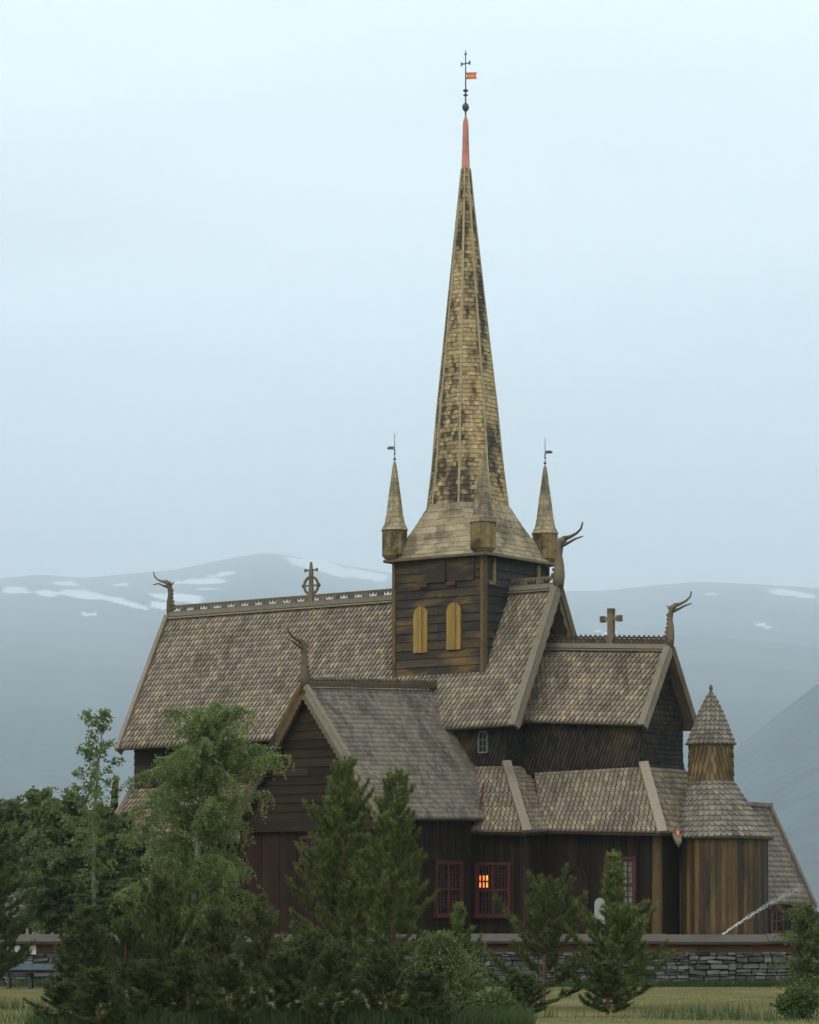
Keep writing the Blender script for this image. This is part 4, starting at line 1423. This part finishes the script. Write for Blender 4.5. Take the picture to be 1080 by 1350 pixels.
def birch(name, h, prof, seed, mat='birch', nbr=34, droop=0.8, leaf=0.06, twigs=8, per=26, bark='birch_bark', base=0.15, lean=(0, 0), asc=0.75, side=None):
    global rng
    rng = np.random.default_rng(seed)
    rnd = random.Random(seed)
    R = lambda t: float(np.interp(t, [p[0] for p in prof], [p[1] for p in prof]))
    root = empty(name)
    tr = MB()
    n = 12
    axis = lambda t: Vector((lean[0] * t * t + 0.12 * math.sin(5 * t + seed) * t, lean[1] * t * t + 0.1 * math.sin(4 * t + 2 * seed) * t, h * t))
    r0 = 0.009 * h + 0.015
    tr.tube([axis(i / n) for i in range(n + 1)], [r0 * (1 - i / n) ** 0.9 + 0.006 for i in range(n + 1)], 7)
    pos, rn = [], []
    for b in range(nbr):
        t = base + (0.985 - base) * ((b + rnd.random()) / nbr) ** 0.9
        a = rnd.uniform(0, 2 * PI)
        L = R(t) * rnd.uniform(0.5, 1.2)
        hd = Vector((math.cos(a), math.sin(a), 0))
        el = asc * rnd.uniform(0.6, 1.2)
        p0 = axis(t)
        pts = []
        for i in range(7):
            f = i / 6
            pts.append(p0 + hd * L * f * (0.55 + 0.45 * f) + Vector((0, 0, L * (f * math.tan(min(el, 1.1)) * 0.9 - droop * f * f * 0.9))))
        tr.tube(pts, [max(0.004, 0.02 * (L / 2) * (1 - i / 6)) for i in range(7)], 4)
        clump = rnd.uniform(0.0, 0.45)
        for q in range(max(3, int(twigs * (0.4 + 0.4 * L)))):
            f = rnd.uniform(0.2, 1.0)
            i = min(int(f * 6), 5)
            bp = pts[i].lerp(pts[i + 1], f * 6 - i)
            tl = rnd.uniform(0.35, 0.85) * (0.5 + 0.5 * droop)
            d0 = Vector((rnd.uniform(-1, 1), rnd.uniform(-1, 1), rnd.uniform(-0.2, 0.6))).normalized()
            m = int(per * tl / 0.6)
            u = rng.random(m)
            pp = np.array(bp)[None] + np.array(d0)[None] * (u * tl * 0.7)[:, None] + np.array([0, 0, -1.0])[None] * (droop * tl * u ** 1.6)[:, None]
            pp += rng.normal(0, 0.045, (m, 3))
            pos.append(pp)
            rn.append(np.clip(clump + rnd.uniform(0, 0.3) + rng.normal(0, 0.12, m) + 0.15, 0, 1))
    pos, rn = np.concatenate(pos), np.concatenate(rn)
    tr.build('trunk', bark, root)
    array_mesh('crown', leaves(pos, leaf), 4, rn, mat, root)
    return root


def shrub(name, h, w, seed, mat='shrub', n_stems=34, leaf=0.09, per=80):
    global rng
    rng = np.random.default_rng(seed)
    rnd = random.Random(seed)
    root = empty(name)
    tr = MB()
    pos, rn = [], []
    for s in range(n_stems):
        a, e = rnd.uniform(0, 2 * PI), rnd.random() ** 0.6
        tip = Vector((math.cos(a) * w * e * 0.5, math.sin(a) * w * e * 0.5, h * (1 - 0.45 * e * e) * rnd.uniform(0.3, 1.05)))
        b0 = Vector((math.cos(a), math.sin(a), 0)) * 0.12 * e
        pts = [b0.lerp(tip, f) + Vector((0, 0, 0.15 * h * math.sin(PI * f))) for f in (0, 0.33, 0.66, 1)]
        tr.tube(pts, [0.014, 0.010, 0.007, 0.003], 4)
        u = rng.random(per) ** 0.7
        i = np.minimum((u * 3).astype(int), 2)
        P4 = np.array([list(p) for p in pts])
        f = (u * 3 - i)[:, None]
        pos.append(P4[i] * (1 - f) + P4[i + 1] * f + rng.normal(0, 0.07 + 0.03 * w, (per, 3)))
        rn.append(np.clip(rnd.uniform(0.1, 0.6) + rng.normal(0, 0.15, per) + 0.25 * u, 0, 1))
    pos, rn = np.concatenate(pos), np.concatenate(rn)
    tr.build('stem', 'pine_bark', root)
    array_mesh('leaf_mass', leaves(pos, leaf, -0.2), 4, rn, mat, root)
    return root


def put(o, px, depth, z, label, cat, group, rz=0.0, s=1.0):
    x, y = world_at(px, depth)
    o.location, o.rotation_euler = (x, y, z), (0, 0, rz)
    if s != 1.0:
        o.scale = (s, s, s) if isinstance(s, (int, float)) else s
    return tag(o, label, cat, group)


def height(py, depth, z):
    return CAM_Z + (1222.0 - py) * depth / FPX - z


G1 = 'pines in front of the churchyard wall'
# the two tall pines before the transept
d = 93
put(pine('pine_tree', height(1004, d, GROUND), [(0.0, 1.3), (0.2, 1.6), (0.45, 1.55), (0.6, 1.2), (0.8, 0.72), (0.93, 0.42), (1, 0.1)], 3, 'pine', 1.15, 0.33),
    455, d, GROUND, 'tallest pine, pointed top reaching the transept barge board', 'tree', G1)
d = 91
put(pine('pine_tree', height(1024, d, GROUND), [(0.0, 1.0), (0.25, 1.15), (0.5, 1.0), (0.7, 0.78), (0.88, 0.5), (0.96, 0.36), (1, 0.1)], 5, 'pine', 1.1, 0.33, gaps=0.16),
    520, d, GROUND, 'slim tall pine with reddish trunk left of the two dark red windows', 'tree', G1)
d = 89
put(pine('pine_tree', height(1196, d, GROUND), [(0.0, 0.8), (0.3, 0.75), (0.6, 0.45), (0.85, 0.22), (1, 0.06)], 8, 'pine', 1.0, 0.28, nb=5, up=0.8),
    607, d, GROUND, 'small pointed young pine below the lit red window', 'tree', G1)
d = 85
put(pine('pine_tree', height(1152, d, GROUND) * 0.87, [(0.0, 1.25), (0.3, 1.3), (0.55, 1.15), (0.8, 0.95), (0.92, 0.55), (1, 0.1)], 13, 'pine_olive', 1.1, 0.36, gaps=0.2, lean=0.05, nb=5, up=0.75, len_jit=(0.4, 1.35)),
    715, d, GROUND, 'loose uneven pine with spreading arms before the arched doorway', 'tree', G1)
d = 84
put(pine('pine_tree', height(1130, d, GROUND), [(0.0, 1.25), (0.25, 1.3), (0.48, 1.05), (0.57, 0.55), (0.64, 0.30), (0.9, 0.28), (1, 0.1)], 21, 'pine', 1.15, 0.30, gaps=0.1),
    812, d, GROUND, 'dense pine with narrow top in front of the pale curtained window', 'tree', G1)
d = 84
put(pine('pine_tree', height(1186, d, GROUND), [(0.0, 0.95), (0.3, 0.9), (0.6, 0.6), (0.85, 0.28), (1, 0.08)], 34, 'pine_olive', 1.1, 0.28, nb=6, up=0.75),
    348, d, GROUND, 'small cone-shaped pine below the brown-red plank wall', 'tree', G1)
d = 86
put(pine('pine_tree', height(1236, d, GROUND), [(0.0, 0.95), (0.4, 0.8), (0.8, 0.4), (1, 0.1)], 41, 'pine_dark', 1.2, 0.28),
    405, d, GROUND, 'low dark pine between the small cone-shaped pine and the tallest pine', 'tree', G1)
d = 80
put(pine('pine_tree', height(1200, d, GROUND), [(0.0, 1.0), (0.3, 0.85), (0.6, 0.55), (0.85, 0.3), (1, 0.08)], 55, 'pine_dark', 1.3, 0.26),
    112, d, GROUND, 'dark narrow pine beside the grey blue table', 'tree', G1)
d = 84
put(pine('pine_tree', height(1162, d, GROUND), [(0.0, 1.3), (0.3, 1.25), (0.6, 0.95), (0.85, 0.5), (1, 0.1)], 58, 'pine_olive', 1.1, 0.3, up=0.85),
    215, d, GROUND, 'broad olive pine with upright shoots under the big birch', 'tree', G1)
d = 87
put(pine('pine_tree', height(1205, d, GROUND), [(0.0, 1.1), (0.3, 1.1), (0.6, 0.85), (0.85, 0.42), (1, 0.1)], 63, 'pine_dark', 1.1, 0.3, up=0.8),
    282, d, GROUND, 'bushy dark pine right of the broad olive pine', 'tree', G1)
d = 82
put(pine('pine_tree', height(1225, d, GROUND), [(0.0, 1.1), (0.3, 1.05), (0.6, 0.8), (0.85, 0.42), (1, 0.1)], 67, 'pine_dark', 1.2, 0.3, up=0.8),
    165, d, GROUND, 'low dark pine between the dark narrow pine and the broad olive pine', 'tree', G1)
d = 97
put(pine('spruce_tree', height(1020, d, GROUND), [(0.0, 1.4), (0.3, 1.2), (0.6, 0.8), (0.85, 0.38), (1, 0.05)], 71, 'pine_dark', 1.2, 0.3, up=0.2),
    -18, d, GROUND, 'dark conifer cut off by the left edge of the view', 'tree', None)

G4 = 'low young pines along the bottom of the view'
yp = pine('young_pine', 1.9, [(0.0, 0.95), (0.35, 0.8), (0.7, 0.5), (1, 0.1)], 83, 'pine_dark', 1.25, 0.24, up=0.8)
for i, (px, d, py, lab) in enumerate((
        (245, 70, 1262, 'low dark young pine below the broad olive pine'),
        (300, 69, 1270, 'low dark young pine below the bushy dark pine'),
        (375, 70, 1262, 'low dark young pine right of the small cone-shaped pine'),
        (440, 69, 1255, 'low dark young pine under the tallest pine'),
        (505, 70, 1262, 'low dark young pine at the foot of the slim red-trunked pine'),
        (128, 69, 1285, 'low dark young pine at the foot of the dark narrow pine'),
        (190, 70, 1275, 'low dark young pine left of the broad olive pine'),
        (560, 69, 1285, 'low dark young pine below the young weeping birch'),
        (85, 71, 1300, 'lowest dark young pine beside the open grass at the left'),
        (690, 78, 1290, 'low dark young pine at the foot of the loose uneven pine'),
        (800, 79, 1275, 'low dark young pine at the foot of the dense narrow-topped pine'))):
    d = d - 3
    x, y = world_at(px, d)
    k = height(py, d, GROUND) / 1.9
    o = yp if i == 0 else copy_thing(yp, (0, 0, 0), 0)
    o.location, o.rotation_euler, o.scale = (x, y, GROUND), (0, 0, 1.3 * i), (max(k, 0.8) * 1.15, max(k, 0.8) * 1.15, k)
    tag(o, lab, 'tree', G4)

# the big birch and its neighbours
d = 105
put(birch('birch_tree', height(912, d, GROUND) * 0.92, [(0.0, 1.6), (0.2, 2.3), (0.4, 2.7), (0.55, 2.8), (0.68, 2.65), (0.8, 2.0), (0.92, 1.2), (1, 0.4)], 4, 'birch', 74, 1.05, 0.08, 32, 38, lean=(0.45, 0), asc=1.12),
    254, d, GROUND, 'big light green birch with drooping twigs in front of the nave roof', 'tree', None)
d = 119
put(birch('birch_tree', height(935, d, YARD), [(0.0, 0.9), (0.3, 1.5), (0.5, 1.45), (0.7, 1.15), (0.85, 0.75), (1, 0.2)], 9, 'birch', 40, 0.35, 0.11, 13, 24, lean=(0.3, 0), asc=1.1, bark='grey_bark'),
    124, d, YARD, 'tall airy young birch left of the church with sky showing through', 'tree', None, 0.4)

# grove behind the wall on the left
G2 = 'leafy trees of the grove left of the church'
pa = [(0.0, 1.4), (0.3, 2.0), (0.6, 1.8), (0.85, 1.0), (1, 0.3)]
d = 126
g1 = birch('grove_tree', 5.2, pa, 17, 'wood_leaf', 90, 0.45, 0.13, 20, 40, lean=(0.2, 0), asc=0.9, base=0.03, bark='pine_bark')
g2 = birch('grove_tree', 4.4, [(0.0, 1.6), (0.35, 2.1), (0.65, 1.6), (0.9, 0.8), (1, 0.3)], 27, 'wood_leaf', 86, 0.5, 0.13, 20, 40, lean=(-0.2, 0), asc=0.85, base=0.03, bark='pine_bark')
spots = [
    (g1, 40, 128, 1052, 0.0, 'broad leafy grove tree behind the hut roof'),
    (g2, 88, 124, 1062, 0.5, 'rounded leafy tree behind the paper notice on the wall'),
    (g1, 150, 122, 1075, 2.2, 'leafy tree hiding the west corner of the church'),
    (g2, 5, 132, 1068, 1.5, 'leafy tree above the hut at the left edge of the grove'),
    (g1, 120, 121, 1118, 4.0, 'lower leafy tree at the foot of the airy young birch'),
    (g2, 62, 121, 1130, 3.1, 'low leafy tree above the wall cap beside the hut'),
    (g1, 195, 120, 1135, 5.1, 'leafy tree behind the big birch under the western aisle eaves'),
    (g2, 170, 119.5, 1165, 0.9, 'lowest leafy tree of the grove behind the broad olive pine'),
]
first = {}
for src, px, d, py, rz, lab in spots:
    hh = height(py, d, YARD)
    h0 = 5.2 if src is g1 else 4.4
    s = hh / h0
    x, y = world_at(px, d)
    if src.name not in first:
        o = src
        first[src.name] = 1
        o.location, o.rotation_euler, o.scale = (x, y, YARD), (0, 0, rz), (s, s, s)
    else:
        o = copy_thing(src, (x, y, YARD), rz, (max(s, 0.85), max(s, 0.85), s))
    tag(o, lab, 'tree', G2)

# young weeping birch low in the middle
d = 75
put(birch('birch_tree', height(1232, d, GROUND), [(0.0, 0.5), (0.4, 0.85), (0.75, 0.8), (1, 0.35)], 31, 'birch_y', 70, 1.1, 0.065, 20, 44, lean=(0.1, 0), asc=0.6, base=0.2),
    578, d, GROUND, 'young weeping birch with bare pale stem below the red windows', 'tree', None, 0.3)
d = 95
put(birch('willow_bush', height(1200, d, GROUND), [(0.0, 0.75), (0.4, 0.85), (0.75, 0.5), (1, 0.15)], 44, 'birch_y', 70, 0.3, 0.075, 16, 34, asc=1.0, base=0.03, bark='pine_bark'),
    1066, d, GROUND, 'tall yellow green bush at the right end of the stone wall', 'bush', None)

# low shrubs
G3 = 'low shrubs in the meadow'
for i, (px, d, h, w, mat, lab) in enumerate((
        (655, 71, 0.75, 1.2, 'shrub', 'bright green low shrub at the bottom right of the weeping birch'),
        (1055, 73, 0.9, 1.2, 'shrub', 'green shrub at the foot of the tall yellow green bush'))):
    put(shrub('shrub', h, w, 100 + i, mat), px, d, GROUND, lab, 'shrub', G3)

# ------------------------------------------------------------------ grass
rng = np.random.default_rng(77)
def grass(name, n, xr, yr, h, mat, label, clump=None):
    x = rng.uniform(*xr, n)
    y = rng.uniform(*yr, n)
    keep = np.sin(x * 1.1 + 0.6 * np.sin(y * 0.9)) + np.sin(y * 0.7 + x * 0.31) + rng.normal(0, 0.9, n) > (clump if clump is not None else -9)
    x, y = x[keep], y[keep]
    n = len(x)
    base = np.stack([x, y, np.full(n, GROUND - 0.08) + 0.10 * np.sin(x * 0.21 + 1.3) * np.sin(y * 0.17)], 1)
    a = rng.uniform(0, 2 * np.pi, n)
    s = np.stack([np.cos(a), np.sin(a), np.zeros(n)], 1) * rng.uniform(0.006, 0.014, (n, 1))
    tip = base + np.stack([rng.normal(0, 0.06, n), rng.normal(0, 0.06, n), h * rng.uniform(0.5, 1.25, n) + 0.08], 1)
    v = np.stack([base - s, base + s, tip], 1).reshape(-1, 3)
    o = array_mesh(name, v, 3, np.clip(rng.uniform(0, 1, n) * 0.7 + 0.3 * (np.sin(x * 0.4) * 0.5 + 0.5), 0, 1), mat)
    return tag(o, label, 'grass', kind='stuff')
grass('meadow_grass', 90000, (-14, 14), (-60, -15.2), 0.045, 'grass', 'dry olive grass covering the meadow before the wall')
grass('long_grass', 16000, (-14, 14), (-16.4, -14.7), 0.26, 'grass_green', 'long green grass along the foot of the stone wall')
grass('tall_weeds', 26000, (-12, 12), (-59, -47), 0.30, 'grass_green', 'tall green weeds along the bottom of the view', 1.3)

grass('undergrowth', 17000, (-8.2, 2.6), (-61.5, -58), 0.34, 'grass_green', 'dark green undergrowth between the young pines at the bottom', -0.5)

# ------------------------------------------------------------------ mountains
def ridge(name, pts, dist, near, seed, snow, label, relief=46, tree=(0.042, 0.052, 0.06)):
    """Terrain sheet rising from the valley floor to a skyline; the skyline heights are given every few degrees."""
    g = np.random.default_rng(seed)
    nym = 110
    pxs = np.concatenate([np.linspace(-3000, -275, 60), np.linspace(-260, 1340, 420), np.linspace(1355, 4100, 60)])
    nxm = len(pxs)
    X = np.zeros((nym, nxm))
    Y = np.zeros((nym, nxm))
    Z = np.zeros((nym, nxm))
    S = np.zeros((nym, nxm))
    crest_y = np.interp(pxs, [p[0] for p in pts], [p[1] for p in pts])
    k = np.ones(9) / 9
    crest_y = np.convolve(np.pad(crest_y, 4, mode='edge'), k, 'valid')
    H = CAM_Z + (1222 - crest_y) * dist / FPX
    waves = [(g.uniform(0.6, 6), g.uniform(0.6, 6), g.uniform(0, 6)) for _ in range(14)]
    for j in range(nym):
        t = j / (nym - 1)                     # 0 near foot, 0.9 crest, 1 behind
        tt = min(t / 0.92, 1.0)
        dd = near + (dist - near) * tt + (2400 * (t - 0.92) / 0.08 if t > 0.92 else 0)
        X[j] = (pxs - 540) * dd / FPX
        Y[j] = dd + CAM_Y
        rel = tt if t <= 0.92 else 1 - 0.25 * (t - 0.92) / 0.08
        w = sum(np.sin(a * X[j] / 1240 + b2 * Y[j] / 1600 + c) / (a + b2) for a, b2, c in waves)
        amp = relief * np.sin(np.pi * min(tt, 1)) ** 0.7 if t <= 0.92 else 0
        Z[j] = H * rel + w * amp - 2.0 * (1 - tt)
        py = 1222 - (Z[j] - CAM_Z) * FPX / dd
        wob = 4 * np.sin(pxs / 9.0 + Z[j] / 25) + 2.5 * np.sin(pxs / 3.7 + Z[j] / 14)
        for (sx, sy, rx, ry, sl) in snow:
            q = ((pxs + wob - sx) / rx) ** 2 + ((py + wob * 0.35 - sy - sl * (pxs - sx)) / ry) ** 2
            S[j] = np.maximum(S[j], np.clip(1.8 - 1.5 * q, 0, 1))
    if t > 0.92:
        pass
    me = bpy.data.meshes.new(name)
    v = np.stack([X.ravel(), Y.ravel(), Z.ravel()], 1)
    a = (np.arange(nym - 1)[:, None] * nxm + np.arange(nxm - 1)[None]).ravel()
    f = np.stack([a, a + 1, a + 1 + nxm, a + nxm], 1)
    me.from_pydata(v.tolist(), [], f.tolist())
    at = me.attributes.new('snow', 'FLOAT', 'POINT')
    at.data.foreach_set('value', S.ravel().astype(np.float32))
    me.polygons.foreach_set('use_smooth', [True] * len(me.polygons))
    m, nt, b = new_mat(name + '_rock')
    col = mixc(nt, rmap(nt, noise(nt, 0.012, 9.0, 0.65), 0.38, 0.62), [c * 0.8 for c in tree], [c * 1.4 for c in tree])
    sn = nt.nodes.new('ShaderNodeMath')
    sn.operation = 'MULTIPLY_ADD'
    nt.links.new(noise(nt, 0.007, 6.0, 0.6), sn.inputs[0])
    sn.inputs[1].default_value = 0.9
    nt.links.new(attr(nt, 'snow'), sn.inputs[2])
    sf = rmap(nt, sn.outputs[0], 0.8, 1.25, 0, 0.7)
    nt.links.new(mixc(nt, sf, col, (0.85, 0.88, 0.92)), b.inputs['Base Color'])
    b.inputs['Roughness'].default_value = 0.95
    b.inputs['Specular IOR Level'].default_value = 0.05
    me.materials.append(m)
    o = bpy.data.objects.new(name, me)
    COL.objects.link(o)
    return tag(o, label, 'mountains', kind='structure')


far_pts = [(-2600, 800), (-1800, 745), (-1000, 790), (-300, 775), (0, 763), (50, 757), (110, 762), (170, 756), (230, 751), (290, 738), (350, 728), (400, 735), (450, 744), (520, 756), (600, 770),
           (700, 779), (800, 779), (850, 773), (920, 767), (1000, 770), (1080, 775), (1400, 790), (1900, 760), (2500, 800), (3200, 770)]
snow = [(20, 778, 22, 5, 0), (72, 782, 30, 4, 0), (85, 769, 16, 4, 0), (110, 784, 34, 6, 0.1), (165, 795, 34, 5, 0.25), (160, 771, 10, 4, 0), (215, 799, 22, 4, 0.1),
        (262, 767, 42, 5, -0.02), (292, 757, 16, 4, -0.2), (235, 787, 40, 6, 0.08), (420, 745, 46, 7, 0.22), (470, 757, 50, 7, 0.12), (275, 776, 22, 2, 0), (120, 811, 12, 3, 0),
        (400, 742, 24, 4, 0.1), (1045, 783, 34, 5, 0.12), (1003, 823, 12, 4, 0.3), (935, 783, 12, 2, 0), (800, 833, 14, 3, 0), (560, 762, 30, 4, 0.1)]
ridge('far_mountain', far_pts, 19000, 3500, 5, snow, 'hazy blue mountain range with snow patches behind the church')
near_pts = [(-300, 1215), (600, 1200), (860, 1090), (940, 1015), (1000, 962), (1040, 930), (1080, 900), (1160, 845), (1400, 760), (1900, 700)]
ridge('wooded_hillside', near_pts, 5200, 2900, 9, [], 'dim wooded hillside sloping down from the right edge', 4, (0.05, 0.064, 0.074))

# ------------------------------------------------------------------ haze
mb = MB()
mb.box((0, 11000, 1156), (19000, 0, 0), (0, 11500, 0), (0, 0, 1160), 0.5)
me_h = mb.build('haze', 'white')
m = bpy.data.materials.new('pale_haze')
m.use_nodes = True
nt = m.node_tree
nt.nodes.clear()
out = nt.nodes.new('ShaderNodeOutputMaterial')
pv = nt.nodes.new('ShaderNodeVolumePrincipled')
pv.inputs['Color'].default_value = (0.83, 0.925, 0.99, 1)
pv.inputs['Density'].default_value = 0.000103
pv.inputs['Anisotropy'].default_value = 0.1
nt.links.new(pv.outputs[0], out.inputs['Volume'])
me_h.data.materials.clear()
me_h.data.materials.append(m)
tag(me_h, 'thin blue haze filling the valley air', 'haze', kind='stuff')

# ------------------------------------------------------------------ light, sky, camera
SUN_AZ = math.radians(215)     # compass bearing of the sun, camera looks north
SUN_EL = math.radians(42)
w = bpy.data.worlds.new('World')
scene.world = w
w.use_nodes = True
nt = w.node_tree
bg = nt.nodes['Background']
sky = nt.nodes.new('ShaderNodeTexSky')
sky.sky_type = 'NISHITA'
sky.sun_disc = False
sky.sun_elevation = SUN_EL
sky.sun_rotation = SUN_AZ
tc = nt.nodes.new('ShaderNodeTexCoord')
sep = nt.nodes.new('ShaderNodeSeparateXYZ')
nt.links.new(tc.outputs['Generated'], sep.inputs[0])
ramp = nt.nodes.new('ShaderNodeValToRGB')
nt.links.new(sep.outputs[2], ramp.inputs[0])
cr = ramp.color_ramp
cr.elements[0].position, cr.elements[0].color = 0.0, (0.50, 0.60, 0.66, 1)
cr.elements[1].position, cr.elements[1].color = 1.0, (1.15, 1.22, 1.28, 1)
for p_, c_ in ((0.10, (0.53, 0.63, 0.72, 1)), (0.19, (0.77, 0.90, 0.98, 1)), (0.28, (0.88, 1.0, 1.01, 1))):
    e = cr.elements.new(p_)
    e.color = c_
mp = nt.nodes.new('ShaderNodeMapping')
mp.inputs['Scale'].default_value = (3, 3, 14)
nt.links.new(tc.outputs['Generated'], mp.inputs[0])
nz = nt.nodes.new('ShaderNodeTexNoise')
nz.inputs['Scale'].default_value = 1.6
nz.inputs['Detail'].default_value = 4
nt.links.new(mp.outputs[0], nz.inputs['Vector'])
cl = rmap(nt, nz.outputs['Fac'], 0.35, 0.65, 13.3, 14.9)
vm = nt.nodes.new('ShaderNodeVectorMath')
vm.operation = 'SCALE'
nt.links.new(ramp.outputs[0], vm.inputs[0])
nt.links.new(cl, vm.inputs['Scale'])
nt.links.new(mixc(nt, 0.9, sky.outputs[0], vm.outputs[0]), bg.inputs[0])
bg.inputs[1].default_value = 0.1

sl = bpy.data.lights.new('sun', 'SUN')
sl.energy = 0.9
sl.angle = math.radians(14)
sl.color = (1.0, 0.95, 0.86)
so = bpy.data.objects.new('sun', sl)
COL.objects.link(so)
dirv = Vector((math.sin(SUN_AZ) * math.cos(SUN_EL), math.cos(SUN_AZ) * math.cos(SUN_EL), math.sin(SUN_EL)))
so.rotation_euler = dirv.to_track_quat('Z', 'Y').to_euler()
so.location = (-30, -60, 60)

cam = bpy.data.cameras.new('camera')
cam.sensor_fit = 'HORIZONTAL'
cam.sensor_width = 36.0
cam.lens = FPX / 1080 * 36.0
cam.shift_y = (1222 - 675) / 1080
cam.clip_start = 1.0
cam.clip_end = 60000
co = bpy.data.objects.new('camera', cam)
COL.objects.link(co)
co.location = (0, CAM_Y, CAM_Z)
co.rotation_euler = (PI / 2, 0, 0)
scene.camera = co

vs = scene.view_settings
vs.view_transform = 'Standard'
vs.look = 'None'
vs.exposure = 0.0
vs.gamma = 1.0
scene.cycles.use_denoising = True
scene.cycles.max_bounces = 6
scene.cycles.volume_bounces = 1
scene.cycles.use_adaptive_sampling = True
scene.cycles.adaptive_threshold = 0.02
